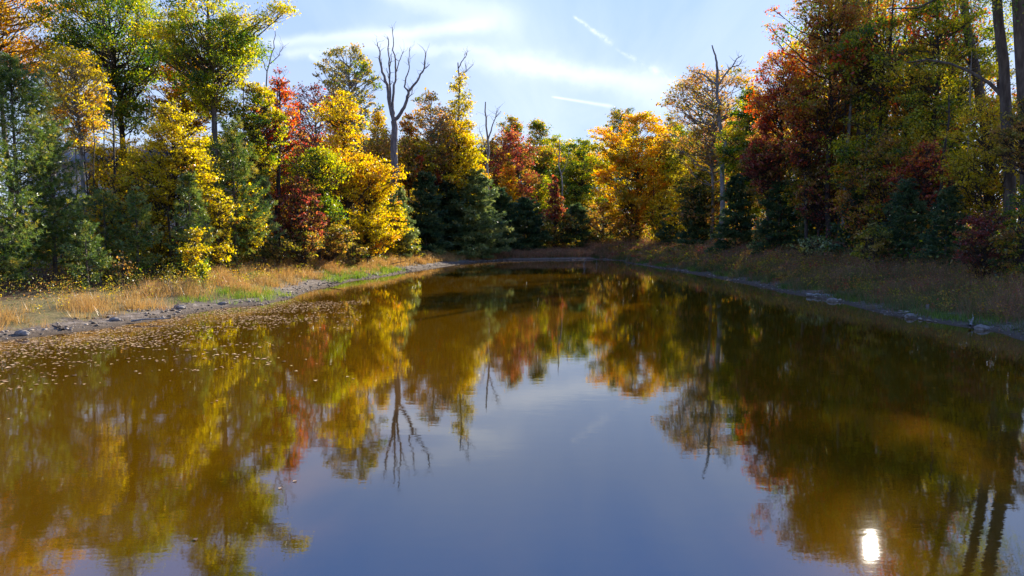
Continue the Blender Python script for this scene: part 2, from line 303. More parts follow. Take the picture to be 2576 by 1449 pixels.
# ------------------------------------------------------------------ trees
def back(px, Y):                        # keep a tree on dry ground: walk away along its line of sight
    dm = 3.0 + .15*max(0., Y - 45); yy_ = Y + np.arange(0, 60, .5)
    xx_ = (px - CX)/(F*math.cos(PITCH))*yy_; d = sdist(xx_, yy_); ok = d >= dm
    return float(yy_[np.argmax(ok)]) if ok.any() else Y
def limb_r(L): return .012 + .011*L
MIX = dict(yellow='gold', gold='yellow', green='ygreen', ygreen='green', orange='gold', red='crimson', crimson='rust', rust='olive', mixed='rust', olive='green', silver='green')
def crown_tree(name, label, px, Y, top, half, bot, pal, shape='round', lai=2.3, bk='brown', seed=0, trunk=1.0, lean=0.0, lsz=1.0,
               clump=1.0, nclump=None, tshift=0.0, group=None, cat='tree', flat=.48, extra=None, trunkpx=None):
    rng = np.random.default_rng(seed*7919 + int(px)*13 + int(Y*10) + 5)
    Y = back(px, Y); x = P(px, 600, Y)[0]; base = gpt(x, Y)
    if trunkpx: base = gpt(P(trunkpx, 600, Y)[0], Y)
    root = empty(name, tuple(base), label, cat, group)
    top_w = P(px, top, Y); H = top_w[2] - base[2]; zb = max(.15, P(px, bot, Y)[2] - base[2]); Rr = half*Y/F*1.16
    off = np.array([x - base[0], 0, 0])
    CH = H - zb; s = np.clip(.0026*Y*1.05, .078, .24)*lsz*.93
    # trunk
    nseg = 9; tz = np.linspace(0, 1, nseg); th = H*.93
    tp = np.stack([off[0]*tz**1.3 + lean*H*tz + np.cumsum(rng.normal(size=nseg))*H*.006, np.cumsum(rng.normal(size=nseg))*H*.006, tz*th - .25], 1); tp[0, :2] = 0
    r0 = (.006*H + .05*math.sqrt(H/8))*trunk
    tr = r0*(1-tz)**.75 + .012; tr[0] *= 1.35
    tubes = [tube(tp, tr, 8)]
    def tat(z): return np.array([np.interp(z, tp[:, 2], tp[:, k]) for k in range(3)])
    prof = {'round': lambda q: np.sqrt(np.clip(1-(2*q-.95)**2*.97, .03, 1)), 'cone': lambda q: np.clip(1.02-q, .04, 1)**.75*np.clip(q*6+.35, 0, 1),
            'vase': lambda q: .25 + .75*np.clip(q*1.5, 0, 1)**.8*np.sqrt(np.clip(1.12-q**3, 0, 1)), 'column': lambda q: np.clip(1.05-q**2.2, .05, 1)*np.clip(q*4+.5, 0, 1),
            'oak': lambda q: (.7+.3*np.sin(q*9+seed))*np.sqrt(np.clip(1-(2*q-.9)**4, .05, 1))}[shape]
    cr = np.clip(Rr*.19, .3, .85)*clump
    if nclump is None: nclump = int(np.clip(1.25*(Rr*CH*Rr)/(cr**3*2.2), 14, 230))
    q = rng.random(nclump*3); w = prof(q); keep = rng.random(len(q)) < w**1.3 + .08; q = q[keep][:nclump]; w = w[keep][:nclump]
    # lopsided crown outline
    th_ = rng.random(len(q))*2*PI; lob = 1 + .16*np.sin(th_*2 + seed) + .13*np.sin(th_*3 + q*7 + seed*2) + rng.normal(size=len(q))*.08
    rad = (Rr - cr*.45)*w*(.25+.75*rng.random(len(q))**.55)*lob
    C_ = np.stack([np.cos(th_)*rad, np.sin(th_)*rad, zb + cr*.3 + q*(CH - cr*.7)], 1)
    C_[:, :2] += np.stack([np.interp(C_[:, 2], tp[:, 2], tp[:, k]) for k in range(2)], 1)
    if extra is not None:
        ex = np.array([P(*e[:2], Y + (e[2] if len(e) > 2 else 0)) - base for e in extra]); C_ = np.concatenate([C_, ex])
    m = len(C_); kk = np.clip(rng.normal(1, .28, m), .5, 1.7)
    tot = 1.22*lai*(PI*.5*Rr*CH*.9)/(.31*s*s); tot = int(min(tot, 66000))
    per = np.maximum(12, (tot*kk**2/np.sum(kk**2))).astype(int)
    lc = []; lt = []; lnb = []; lid = []
    ctint = np.clip(rng.normal(.5, .17, m) + tshift + .10*np.sin(C_[:, 2]*1.1 + seed), .02, .98)
    for i in range(m):
        c0 = C_[i]; k = per[i]; z0 = min(th*.97, max(zb*.6, c0[2] - (.35+.5*rng.random())*math.hypot(*(c0-tat(c0[2]))[:2]) - .3))
        a = tat(z0); L = np.linalg.norm(c0-a); rr = min(limb_r(L), r0*.5)
        cv = curve(a, c0, 6, .035, rng, -.06); tubes.append(tube(cv, np.linspace(rr, .012, 6), 4))
        R0 = cr*kk[i]
        nt = 5; tips = c0 + nrm(rng.normal(size=(nt, 3))*np.array([1, 1, .5]))*R0*.9
        for tp_ in tips: tubes.append(tube(curve(cv[4], tp_, 3, .05, rng), [.014, .010, .005], 3))
        # leaves sit in sprays round the twig tips and loose through the clump
        sp_ = rng.integers(0, nt, k); al = rng.random(k)[:, None]**.6
        p1 = c0 + (tips[sp_] - c0)*al*1.12 + rng.normal(size=(k, 3))*np.array([1, 1, flat])*R0*.24
        p2 = c0 + rng.normal(size=(k, 3))*np.array([1, 1, flat])*R0*.46
        p = np.where((rng.random(k) < .7)[:, None], p1, p2)
        lid.append(np.full(k, rng.random() < .3)); lc.append(p); lt.append(np.clip(ctint[i] + rng.normal(size=k)*.17, 0, 1)); lnb.append((p-c0)/R0*.5)
    lc = np.concatenate(lc); lt = np.concatenate(lt); lnb = np.concatenate(lnb)
    kp = carve(lc, base, rng); lid = np.concatenate(lid)[kp]; lc, lt, lnb = lc[kp], lt[kp], lnb[kp]
    lc[:, 2] = np.maximum(lc[:, 2], .06)
    sz = s*np.clip(rng.lognormal(-.05, .38, len(lc)), .4, 2.1)
    vs, fs = diamonds(lc, sz, rng, .45, .66, lnb)
    tv, tf = merge(tubes)
    smooth(build('trunk', [(tv, tf, BARK[bk], None)], root))
    build('crown', [(vs, fs[~lid], LM[pal], lt[~lid]), (vs[:0], fs[lid], LM[MIX[pal]], lt[lid])], root)
    return root
def conifer(name, label, px, Y, top, half, bot, pal='pine', style='pine', seed=0, group=None, dens=1.0, lean=0., cat='tree', bk='brown'):
    rng = np.random.default_rng(seed*31 + int(px)*7 + int(Y*10))
    Y = back(px, Y); x = P(px, 600, Y)[0]; base = gpt(x, Y); root = empty(name, tuple(base), label, cat, group)
    H = P(px, top, Y)[2] - base[2]; zb = max(.2, P(px, bot, Y)[2] - base[2]); Rr = half*Y/F
    tz = np.linspace(0, 1, 8); tp = np.stack([lean*H*tz, 0*tz, tz*H - .2], 1); r0 = .009*H + .03
    tubes = [tube(tp, r0*(1-tz)**.8 + .008, 7)]
    s = np.clip(.0026*Y, .07, .22)
    cs, ds, ts, ls = [], [], [], []
    step = .50 if style == 'pine' else .26
    step *= np.clip(Y/40, .8, 1.7)
    z = zb
    while z < H*.985:
        f = (z-zb)/(H-zb+1e-6)
        if style == 'pine': L0 = Rr*(1-f)**.62*np.clip(.62+f*2, 0, 1); up = .22 + .45*f
        else: L0 = Rr*(1.0-f)**.62*np.clip(.8+f*2, 0, 1) + .1; up = -.05 + .5*f
        nb = int(rng.integers(5, 8)); a0 = rng.random()*2*PI
        for j in range(nb):
            L = L0*rng.uniform(.55, 1.18); 
            if L < .12: continue
            a = a0 + j*2*PI/nb + rng.normal()*.25; zz_ = z + rng.normal()*step*.35
            o0 = np.array([np.interp(zz_, tp[:, 2], tp[:, 0]), 0, zz_]); dr = np.array([math.cos(a), math.sin(a), 0])
            k = 7; t = np.linspace(0, 1, k)[:, None]
            sag = (-.10*np.sin(t*PI) + .12*t**2) if style == 'pine' else (-.18*t + .16*t**2)
            pth = o0 + dr*L*t + np.array([0, 0, 1])*(up*t + sag)*L + rng.normal(size=(k, 3))*.012*L
            tubes.append(tube(pth, np.linspace(.008+.009*L, .006, k), 4))
            # side shoots with needle tufts
            n_t = int(max(6, L*(17 if style == 'pine' else 21)*dens*(.09/s)**.5*1.25)); al = .12 + .88*rng.random(n_t)**.8
            side = rng.choice([-1, 1], n_t)*rng.random(n_t)**.7*(1.05-al*.75)*L*.42
            perp = np.array([-dr[1], dr[0], 0])
            ii = al*(k-1); lo = np.minimum(ii.astype(int), k-2); pp = pth[lo] + (pth[lo+1]-pth[lo])*(ii-lo)[:, None]
            pp = pp + perp*side[:, None] + dr*np.abs(side)[:, None]*.5 + rng.normal(size=(n_t, 3))*np.array([.05, .05, .028 if style == 'pine' else .04])*(1+L*.35)
            tt = np.clip(rng.normal(.45, .13) + rng.normal(size=n_t)*.14 + (.08*al), 0, 1)
            per = 9 if style == 'pine' else 7
            c_ = np.repeat(pp, per, 0); d_ = nrm(np.repeat(dr*.75 + perp*np.sign(side)[:, None]*.45 + np.array([0, 0, .30 if style == 'pine' else .0]), per, 0) + rng.normal(size=(n_t*per, 3))*(.55 if style == 'pine' else .5))
            cs.append(c_); ds.append(d_); ts.append(np.repeat(tt, per) + rng.normal(size=n_t*per)*.06); ls.append(np.full(n_t*per, s*rng.uniform(2.0, 2.7) if style == 'pine' else s*1.9))
        z += step*rng.uniform(.8, 1.25)*(1 if f < .75 else .7)
    c_, d_, t_, l_ = map(np.concatenate, (cs, ds, ts, ls))
    kp = carve(c_, base, rng); c_, d_, t_, l_ = c_[kp], d_[kp], t_[kp], l_[kp]
    c_[:, 2] = np.maximum(c_[:, 2], .08)
    vs, fs = spikes(c_, d_, l_, s*(.42 if style == 'pine' else .5), rng)
    tv, tf = merge(tubes)
    smooth(build('trunk', [(tv, tf, BARK[bk], None)], root)); build('crown', [(vs, fs, LM[pal], t_)], root)
    return root
def bare_tree(name, label, Y, lines, px, pyb, wpx, bk='dead', twigs=1.0, seed=1, group=None):
    """lines: polylines in picture units at distance Y with width in px at start and end; each gets its own real depth"""
    Y = back(px, Y); rng = np.random.default_rng(seed); base = gpt(P(px, 600, Y)[0], Y); root = empty(name, tuple(base), label, 'tree', group)
    tubes = []; br = []
    yo = {}
    for li, (pts, w0, w1) in enumerate(lines):
        off = 0 if li == 0 else rng.uniform(-1.0, 1.0)*Y*.022
        k0 = yo.get(tuple(pts[0]), 0)
        Q = []
        for i, p in enumerate(pts):
            o_ = k0 + (off)*i/(len(pts)-1); yo[tuple(p)] = o_; Q.append(P(p[0], p[1], Y + o_) - base)
        Q = np.array(Q)
        if li == 0: Q = np.concatenate([[[0, 0, -.3]], Q])
        # refine with small kinks
        out = [Q[0]]
        for a, b2 in zip(Q[:-1], Q[1:]):
            for t in (.34, .67): out.append(a + (b2-a)*t + rng.normal(size=3)*np.linalg.norm(b2-a)*.034)
            out.append(b2)
        out = np.array(out); wr = np.linspace(w0, w1, len(out))*Y/F*.5
        (tubes if li == 0 else br).append(tube(out, wr, 8))
        if li > 0:
            for _ in range(int(len(out)*1.2*twigs)):
                i = rng.integers(len(out)//3, len(out)); L = rng.uniform(.25, 1.0)*Y/55
                d = nrm(rng.normal(size=3)*np.array([1, 1, .3]) + np.array([0, 0, .9])); e = out[i] + d*L
                br.append(tube(curve(out[i], e, 4, .06, rng), np.linspace(min(.03, wr[i]*.5), .006, 4), 3))
    smooth(build('trunk', [(*merge(tubes + br), BARK[bk], None)], root))
    return root
# --- dead trees, traced at their real distances
def Z(pts): return [(644 + x*.26667, 42.9 + y*.26667) for x, y in pts]
bare_tree('dead_tree', 'tall grey dead tree with forked bare limbs rising above the yellow trees', 60, [
  (Z([(1310,1600),(1308,1410),(1303,1150),(1300,980)]), 21, 15), (Z([(1300,980),(1275,880),(1250,760),(1240,640),(1190,520),(1165,400),(1170,330),(1145,245)]), 11, 2),
  (Z([(1240,640),(1200,605),(1150,545)]), 3, 1), (Z([(1275,880),(1265,800),(1262,640),(1258,480),(1250,350),(1250,220),(1240,185)]), 6, 1.5),
  (Z([(1262,640),(1245,560),(1232,480)]), 2.5, 1.2), (Z([(1258,480),(1275,420),(1283,340)]), 2.5, 1.2),
  (Z([(1300,980),(1290,870),(1300,640),(1318,590),(1315,400),(1298,260),(1287,105)]), 8, 1.5), (Z([(1318,590),(1345,440),(1370,370),(1393,320)]), 3, 1.2),
  (Z([(1300,980),(1350,930),(1400,850),(1425,780),(1440,700),(1490,640),(1540,570),(1585,490),(1595,400),(1605,330)]), 10, 2),
  (Z([(1585,490),(1610,475),(1640,445)]), 2.5, 1.2), (Z([(1440,700),(1400,660),(1415,570),(1445,490),(1440,400),(1447,295)]), 4.5, 1.2),
  (Z([(1425,780),(1470,730),(1480,680)]), 3, 1.2)], 990, 640, 20, 'dead', .55, 3)
bare_tree('dead_tree', 'slim grey dead tree with twisted forked top above the dark right bank', 65, [
  ([(1818,640),(1817,460),(1814,330),(1808,290),(1805,215),(1803,165),(1800,140),(1791,114)], 15, 3),
  ([(1805,215),(1785,200),(1770,188),(1750,182),(1733,177)], 5, 1.5), ([(1785,200),(1768,206),(1745,186)], 2.5, 1), ([(1805,215),(1822,190),(1842,168),(1853,148),(1866,140)], 5, 1.5),
  ([(1842,168),(1858,165),(1868,150)], 2.5, 1), ([(1810,300),(1828,285),(1833,262)], 5, 2), ([(1805,235),(1790,225),(1778,232)], 2.5, 1)], 1815, 640, 15, 'grey', .8, 4)
bare_tree('dead_tree', 'thin dead spire standing inside the golden tree at centre left', 63, [
  (Z([(1918,1900),(1916,1400),(1915,900),(1918,600),(1905,430)]), 8, 2.5), (Z([(1925,580),(1960,530),(1990,505),(2050,450)]), 3, 1), (Z([(1912,480),(1950,410),(1985,360),(1995,320)]), 3, 1),
  (Z([(1990,505),(1982,430)]), 1.6, 1)], 1155, 640, 9, 'dead', .9, 5)
bare_tree('dead_tree', 'weathered forked dead tree in front of the dark red crown', 68, [
  (Z([(2175,1900),(2180,1450),(2190,1200),(2172,950),(2165,800)]), 9, 2.5), (Z([(2190,1150),(2225,1040),(2260,950),(2275,870)]), 4, 1.2), (Z([(2262,945),(2310,888)]), 2, 1),
  (Z([(2185,1300),(2140,1150),(2105,1050)]), 2.5, 1), (Z([(2172,950),(2195,925)]), 2, 1)], 1226, 640, 9, 'grey', .8, 6)
bare_tree('dead_tree', 'short pale snag against the far dark green wood', 84, [
  ([(1418,620),(1415,510),(1412,440),(1407,350)], 6, 2), ([(1412,440),(1425,410),(1432,380)], 2.5, 1), ([(1410,400),(1398,380)], 2, 1)], 1415, 620, 6, 'grey', .6, 7)
bare_tree('bare_tree', 'leafless twiggy tree beside the red crown on the left', 47, [
  ([(668,640),(668,420),(670,300),(672,180),(690,120),(692,78)], 7, 1.5), ([(672,180),(660,150),(655,120)], 2.5, 1), ([(680,160),(702,140),(712,112)], 2.5, 1), ([(670,300),(650,260)], 3, 1), ([(671,250),(700,225),(716,190)], 3, 1)], 668, 640, 7, 'grey', 2.0, 8)
CT = crown_tree
b_, m_, s_ = 'broadleaf_tree', 'maple_tree', 'shrub'
# --- left bank, tall trees behind
CT(b_, 'orange crowned tall tree cut by the top left corner', 30, 45, -130, 125, 200, 'orange', 'round', 2.2, 'brown', 1)
CT(b_, 'thin crowned tree with dull blue green leaves below the orange corner tree', 118, 55, 120, 70, 400, 'silver', 'column', .8, 'grey', 2)
CT('oak_tree', 'tall deep green tree with dark trunk, left of the yellow green giant', 300, 46, -120, 150, 330, 'green', 'oak', 2.1, 'dark', 3, 1.2, trunkpx=335)
CT('oak_tree', 'tallest yellow green tree whose bough reaches into the open sky', 560, 41, -150, 135, 290, 'ygreen', 'oak', 2.3, 'brown', 4, 1.35, trunkpx=556,
   extra=[(668,38),(690,30),(712,24),(730,20),(680,48),(655,55),(640,70),(700,14,1)])
CT(m_, 'airy golden tree glowing below the deep green giant', 222, 39, 120, 78, 380, 'gold', 'vase', 1.7, 'grey', 5)
CT(m_, 'orange tree between the two green giants', 470, 50, 115, 75, 350, 'orange', 'round', 2.5, 'dark', 6)
CT(m_, 'bright yellow tree under the yellow green giant', 448, 36, 250, 85, 520, 'yellow', 'column', 2.6, 'dark', 7, tshift=-.12)
CT(b_, 'narrow yellow green tree left of the red crown', 648, 43, 190, 62, 470, 'ygreen', 'round', 2.3, 'dark', 8, tshift=.12)
CT(m_, 'scarlet tree with a black trunk at left centre', 706, 45, 165, 66, 500, 'red', 'oak', 1.25, 'dark', 9, 1.1, trunkpx=692)
CT(m_, 'wispy crimson pink tree behind the scarlet one', 800, 58, 205, 88, 460, 'red', 'round', 1.0, 'grey', 10, tshift=.1)
CT(b_, 'thin grey green plumed tree above the crimson and orange crowns', 893, 62, 118, 78, 400, 'olive', 'vase', 1.25, 'grey', 11, clump=.62, tshift=.1)
CT(m_, 'orange topped maple left of the tall dead tree', 868, 53, 222, 80, 520, 'gold', 'oak', 1.9, 'dark', 12, tshift=.14)
CT(m_, 'thin golden tree directly behind the tall dead tree', 958, 74, 272, 52, 470, 'gold', 'oak', 1.5, 'dark', 35, tshift=.1)
CT(b_, 'russet and green tree filling the gap right of the tall dead tree', 1030, 76, 285, 45, 480, 'mixed', 'oak', 1.6, 'dark', 36, tshift=.1)
CT(m_, 'golden layered maple with orange fringed boughs in front of the dead trunk', 930, 46, 385, 84, 610, 'gold', 'oak', 2.0, 'dark', 13, flat=.32, tshift=.06, extra=[(1000,425),(1008,440),(992,470),(1000,510),(985,540)])
CT(m_, 'lime green tree in the thicket left of the golden layered maple', 805, 47, 355, 70, 560, 'ygreen', 'oak', 2.0, 'dark', 14)
CT(m_, 'mid yellow crown behind the olive pine', 560, 46, 330, 80, 600, 'ygreen', 'round', 2.6, 'dark', 15, tshift=.14)
CT(m_, 'golden tree seen through the left pines', 300, 42, 330, 85, 620, 'gold', 'round', 2.0, 'dark', 16)
CT(b_, 'dark leaved tree filling the gap above the sumac thicket', 660, 52, 380, 80, 640, 'mixed', 'round', 2.6, 'dark', 17)
CT(s_, 'scarlet and dark red shrub at the waterside left of the yellow maple', 768, 43, 440, 58, 640, 'crimson', 'round', 2.0, 'dark', 18, cat='shrub', tshift=.05)
CT(s_, 'low yellow bush beneath the golden layered maple', 925, 42.5, 535, 58, 640, 'yellow', 'round', 2.8, 'dark', 19, cat='shrub')
CT(s_, 'tangled yellow bush right of the low yellow bush', 985, 49, 500, 40, 645, 'yellow', 'round', 2.6, 'dark', 31, cat='shrub', tshift=-.1)
CT(s_, 'rusty orange sumac thicket between the red and yellow shrubs', 830, 42.5, 555, 55, 645, 'rust', 'round', 2.8, 'dark', 20, cat='shrub', flat=.3, tshift=.08)
CT(s_, 'dull rust bush at the foot of the scarlet shrub', 758, 41, 570, 45, 650, 'rust', 'round', 2.3, 'dark', 21, cat='shrub', flat=.3)
CT(s_, 'yellow orange sapling lit among the front pines', 487, 33, 565, 34, 712, 'gold', 'oak', 1.3, 'dark', 22, cat='sapling', tshift=.06)
CT(s_, 'bright yellow bough bearing sapling in front of the olive pine', 628, 40, 450, 46, 660, 'yellow', 'oak', 1.0, 'dark', 23, cat='sapling', flat=.35)
CT(s_, 'small yellow leaved understorey tree behind the far left pines', 190, 34, 490, 50, 690, 'gold', 'round', 1.2, 'dark', 24, cat='sapling')
CT(s_, 'orange brown seedling at the dark edge of the left pines', 305, 29.5, 640, 17, 712, 'rust', 'vase', .6, 'dark', 25, cat='seedling')
CT(s_, 'pale green seedling in front of the yellow orange sapling', 505, 31, 655, 20, 706, 'ygreen', 'vase', 1.6, 'dark', 26, cat='seedling')
CT(s_, 'green leafy bush low in the far left corner of the wood', 22, 28.5, 600, 40, 745, 'green', 'round', 2.0, 'dark', 27, cat='shrub')
CT(s_, 'straw coloured bush right of the olive pine', 700, 42, 590, 40, 655, 'olive', 'round', 1.6, 'dark', 28, cat='shrub', tshift=.2)
CT(s_, 'yellow green bush on the grassy point by the toppled young spruce', 1020, 48, 590, 38, 655, 'olive', 'round', 1.7, 'dark', 29, cat='shrub', tshift=.1)
CT(s_, 'brown leaved bush on the bank below the yellow bush', 885, 41, 610, 36, 662, 'olive', 'round', 1.5, 'dark', 30, cat='shrub', tshift=.25)
CT(m_, 'yellow understorey tree between the short bushy pine and the young pine', 405, 35.5, 470, 55, 660, 'yellow', 'oak', 1.5, 'dark', 32, tshift=.02)
CT(m_, 'yellow leaved tree at the left flank of the tall olive pine', 548, 36.5, 470, 48, 660, 'yellow', 'oak', 1.4, 'dark', 33)
CT(m_, 'straggly golden tree right of the broad pine', 300, 35, 440, 45, 660, 'gold', 'oak', 1.3, 'dark', 34)
# --- left bank, pines and cedars
CF = conifer; pn, cn = 'pine_tree', 'cedar_tree'
CF(pn, 'large dark green pine filling the left edge', 50, 30, 140, 165, 640, 'pine', 'pine', 1, dens=1.3)
CF(pn, 'broad pine second from the left edge', 135, 31, 300, 100, 650, 'pine', 'pine', 2)
CF(pn, 'low branched pine at the very left, nearest the grass', -20, 27, 330, 130, 700, 'pine', 'pine', 3)
CF(pn, 'short bushy pine left of the yellow orange sapling', 345, 33, 478, 72, 680, 'pine', 'pine', 4)
CF(pn, 'young pine with a pale pointed leader in front of the lemon yellow tree', 480, 34.5, 432, 66, 660, 'pine', 'pine', 5)
CF(pn, 'slim pine among the yellow leaves behind the short bushy pine', 400, 38, 400, 75, 640, 'pine', 'pine', 6, dens=.8)
CF(pn, 'tall olive pine left of the scarlet shrub', 592, 39, 300, 100, 640, 'pine', 'pine', 7)
CF(pn, 'olive pine leaning toward the scarlet shrub', 662, 42, 440, 52, 640, 'silver', 'pine', 8)
CF(pn, 'half hidden pine between the broad pine and the short bushy one', 265, 33, 470, 75, 660, 'pine', 'pine', 9, dens=.7)
CF(pn, 'ground hugging young pine in front of the broad pine', 215, 29, 560, 62, 700, 'pine', 'pine', 10)
CF(cn, 'yellowish cedar right of the golden layered maple', 1005, 50, 470, 48, 630, 'silver', 'cedar', 11)
CF(cn, 'dark cedar first in the row beyond the yellowish cedar', 1072, 56, 430, 58, 635, 'cedar', 'cedar', 12, dens=1.5)
CF(cn, 'large grey green cedar sunlit on its right flank at picture centre', 1192, 48, 430, 98, 645, 'silver', 'cedar', 13, dens=1.35)
CF(cn, 'dark cedar between the two largest cedars of the centre row', 1125, 60, 440, 72, 640, 'cedar', 'cedar', 14, dens=1.2)
CF(cn, 'shaded cedar right of the grey green cedar', 1320, 76, 500, 66, 622, 'cedar', 'cedar', 15, dens=1.2)
CF(cn, 'small dark cedar at the far end of the pond', 1450, 84, 515, 50, 618, 'cedar', 'cedar', 16)
CF(cn, 'blue black cedar behind the shaded one', 1258, 74, 475, 62, 625, 'cedar', 'cedar', 17)
CF('spruce_tree', 'tiny leaning spruce toppled on the grassy point', 1092, 49.5, 606, 30, 658, 'silver', 'cedar', 18, lean=.12)
# --- centre
CT(b_, 'sparse rust crowned tree right of the tall dead tree', 1085, 66, 228, 62, 440, 'rust', 'round', 1.7, 'grey', 41, tshift=.1)
CT(b_, 'golden green pointed tree around the dead spire', 1162, 66, 182, 66, 460, 'gold', 'cone', 1.8, 'dark', 42, tshift=-.05)
CT(b_, 'gold and green tree filling in below the dead spire', 1120, 67, 300, 85, 520, 'gold', 'round', 2.6, 'dark', 43)
CT(m_, 'small scarlet maple poking over the dark cedars, left one of the pair', 1058, 62, 385, 14, 460, 'red', 'cone', 2.0, 'dark', 44, tshift=.2)
CT(m_, 'small scarlet maple poking over the dark cedars, right one of the pair', 1100, 62, 400, 17, 470, 'red', 'cone', 2.0, 'dark', 45, tshift=.2)
CT(m_, 'dark red round maple behind the forked dead tree', 1272, 98, 325, 66, 560, 'crimson', 'round', 3.2, 'dark', 46)
CT(m_, 'small pumpkin orange maple in front of the dark red one', 1282, 93, 385, 36, 545, 'orange', 'cone', 3.0, 'dark', 47, tshift=.05)
CT(b_, 'rust tipped green tree left of the far wood', 1350, 112, 295, 55, 480, 'mixed', 'oak', 2.5, 'dark', 48, tshift=-.12)
CT(b_, 'green and brown tree directly above the dark red maple', 1285, 105, 290, 50, 460, 'mixed', 'oak', 2.5, 'dark', 49, tshift=-.1)
CT(b_, 'luminous lime bush tree low at the centre of the far shore', 1362, 104, 432, 42, 560, 'ygreen', 'round', 2.8, 'dark', 50, tshift=.1)
CT(b_, 'deep green rounded tree left of the great golden maple', 1470, 128, 340, 60, 560, 'green', 'round', 2.8, 'dark', 51, tshift=.1)
CT(b_, 'green tree behind the short pale snag', 1405, 132, 334, 58, 560, 'green', 'round', 2.8, 'dark', 52, tshift=.15)
CT(m_, 'great golden orange maple at the head of the pond', 1605, 84, 272, 98, 560, 'orange', 'round', 3.4, 'dark', 53, 1.3, tshift=-.02)
CT(b_, 'dark crowned tree peeping over the great golden maple', 1560, 120, 268, 45, 450, 'mixed', 'vase', 2.0, 'dark', 54, tshift=-.15)
CT(b_, 'brownish crown right behind the great golden maple', 1680, 98, 295, 45, 460, 'rust', 'round', 2.2, 'dark', 55)
CT(b_, 'yellow green tree between the golden maple and the slim dead tree', 1720, 88, 310, 60, 580, 'ygreen', 'round', 2.7, 'dark', 56, tshift=.05)
CT(m_, 'small yellow maple at the foot of the great golden one', 1660, 79, 475, 40, 610, 'yellow', 'round', 2.6, 'dark', 57)
CT(m_, 'red leaved sapling left of the far snag', 1395, 80, 440, 26, 560, 'crimson', 'cone', 2.3, 'dark', 58)
CT(s_, 'brown thicket under the pale snag', 1400, 80, 530, 55, 622, 'rust', 'round', 2.2, 'dark', 59, cat='shrub', tshift=-.2)
CT(s_, 'russet thicket left of the great golden maple trunk', 1515, 82, 500, 50, 620, 'rust', 'round', 2.2, 'dark', 60, cat='shrub')
CT(s_, 'red brown thicket behind the small yellow maple', 1590, 86, 500, 45, 620, 'rust', 'round', 2.0, 'dark', 61, cat='shrub')
# --- right bank
CT('oak_tree', 'airy rust red oak around the slim dead tree', 1790, 68, 158, 110, 420, 'rust', 'round', 1.5, 'grey', 71, tshift=.1)
CT('oak_tree', 'tall dark green oak right of the slim dead tree', 1880, 60, 200, 68, 560, 'green', 'oak', 2.9, 'dark', 72, tshift=.1)
CT(m_, 'purple red maple on the shaded side of the right wood', 1932, 52, 275, 55, 510, 'crimson', 'oak', 2.8, 'dark', 73, -0.0 or 1.0, tshift=-.05)
CT('oak_tree', 'flame orange oak stepping down to the open sky', 1962, 51, 120, 80, 330, 'red', 'round', 2.0, 'dark', 74, tshift=.16)
CT('oak_tree', 'tall red and gold oak at the left end of the high right wood', 2078, 46, -50, 112, 330, 'mixed', 'oak', 1.7, 'dark', 75, 1.1, tshift=.24, extra=[(1945,25),(1935,60),(1960,70),(1950,100)])
CT('oak_tree', 'gold green oak, second giant of the high right wood', 2205, 43, 15, 120, 470, 'ygreen', 'oak', 1.35, 'dark', 76, 1.1)
CT('oak_tree', 'large green oak with twisting dark boughs at upper right', 2345, 39, -60, 120, 500, 'green', 'oak', 1.4, 'dark', 77, 1.2, tshift=.2)
CT(b_, 'dark green and rust tree below the red and gold oak', 2090, 48, 260, 95, 610, 'mixed', 'round', 2.6, 'dark', 78, tshift=-.2)
CT(b_, 'olive shaded tree behind the purple red maple', 1985, 54, 330, 75, 620, 'rust', 'round', 2.4, 'dark', 79, tshift=-.15)
CT(b_, 'broad shaded green tree in the middle of the right wood', 2230, 40, 330, 100, 640, 'mixed', 'round', 1.8, 'dark', 80, tshift=.1)
CT(b_, 'yellow olive tree in shade at the right edge', 2465, 33, 235, 108, 560, 'gold', 'round', 2.0, 'dark', 81, tshift=-.02)
CT(b_, 'red leaved tree catching light beneath the large green oak', 2322, 37, 350, 60, 540, 'red', 'round', 2.0, 'dark', 82, tshift=.05)
CT(b_, 'orange leaved sapling catching light left of the broad green tree', 2128, 43, 400, 34, 540, 'orange', 'vase', 1.9, 'dark', 83, cat='sapling')
CT(b_, 'rust leaved branchy tree hanging over the far right trunks', 2560, 29, 230, 60, 420, 'rust', 'round', 1.5, 'dark', 84)
CT(b_, 'dark green tree closing the wood beside the two straight trunks', 2400, 43, 40, 110, 520, 'ygreen', 'round', 1.6, 'dark', 85, tshift=.1)
CT(s_, 'deep maroon shrub at the foot of the right edge', 2480, 28.5, 520, 60, 690, 'crimson', 'round', 2.3, 'dark', 86, cat='shrub', tshift=-.25)
CT(s_, 'dark green and rust shrub half out of the right edge', 2570, 27, 470, 60, 720, 'mixed', 'round', 2.4, 'dark', 87, cat='shrub', tshift=-.2)
CT(s_, 'dull gold shrub below the broad shaded green tree', 2205, 36, 560, 40, 660, 'olive', 'round', 2.0, 'dark', 88, cat='shrub')
CT(s_, 'grey green bush at the foot of the dark right cedars', 2055, 44, 590, 50, 655, 'silver', 'round', 2.0, 'dark', 89, cat='shrub')
CT(m_, 'yellow tree glowing through the dark wood right of the slim dead tree', 1745, 76, 380, 52, 600, 'gold', 'round', 2.4, 'dark', 90)
CT(s_, 'brown red tree in shade below the slim dead tree', 1765, 69, 420, 58, 600, 'rust', 'round', 2.6, 'dark', 91, cat='tree', tshift=-.2)
CT(m_, 'scarlet and orange maple beside the flame orange oak', 2030, 47, 215, 55, 420, 'red', 'round', 1.6, 'dark', 92, tshift=.15)
CT(m_, 'copper red maple high between the two tallest right oaks', 2140, 45, 60, 60, 260, 'rust', 'round', 1.3, 'dark', 93, tshift=.15)
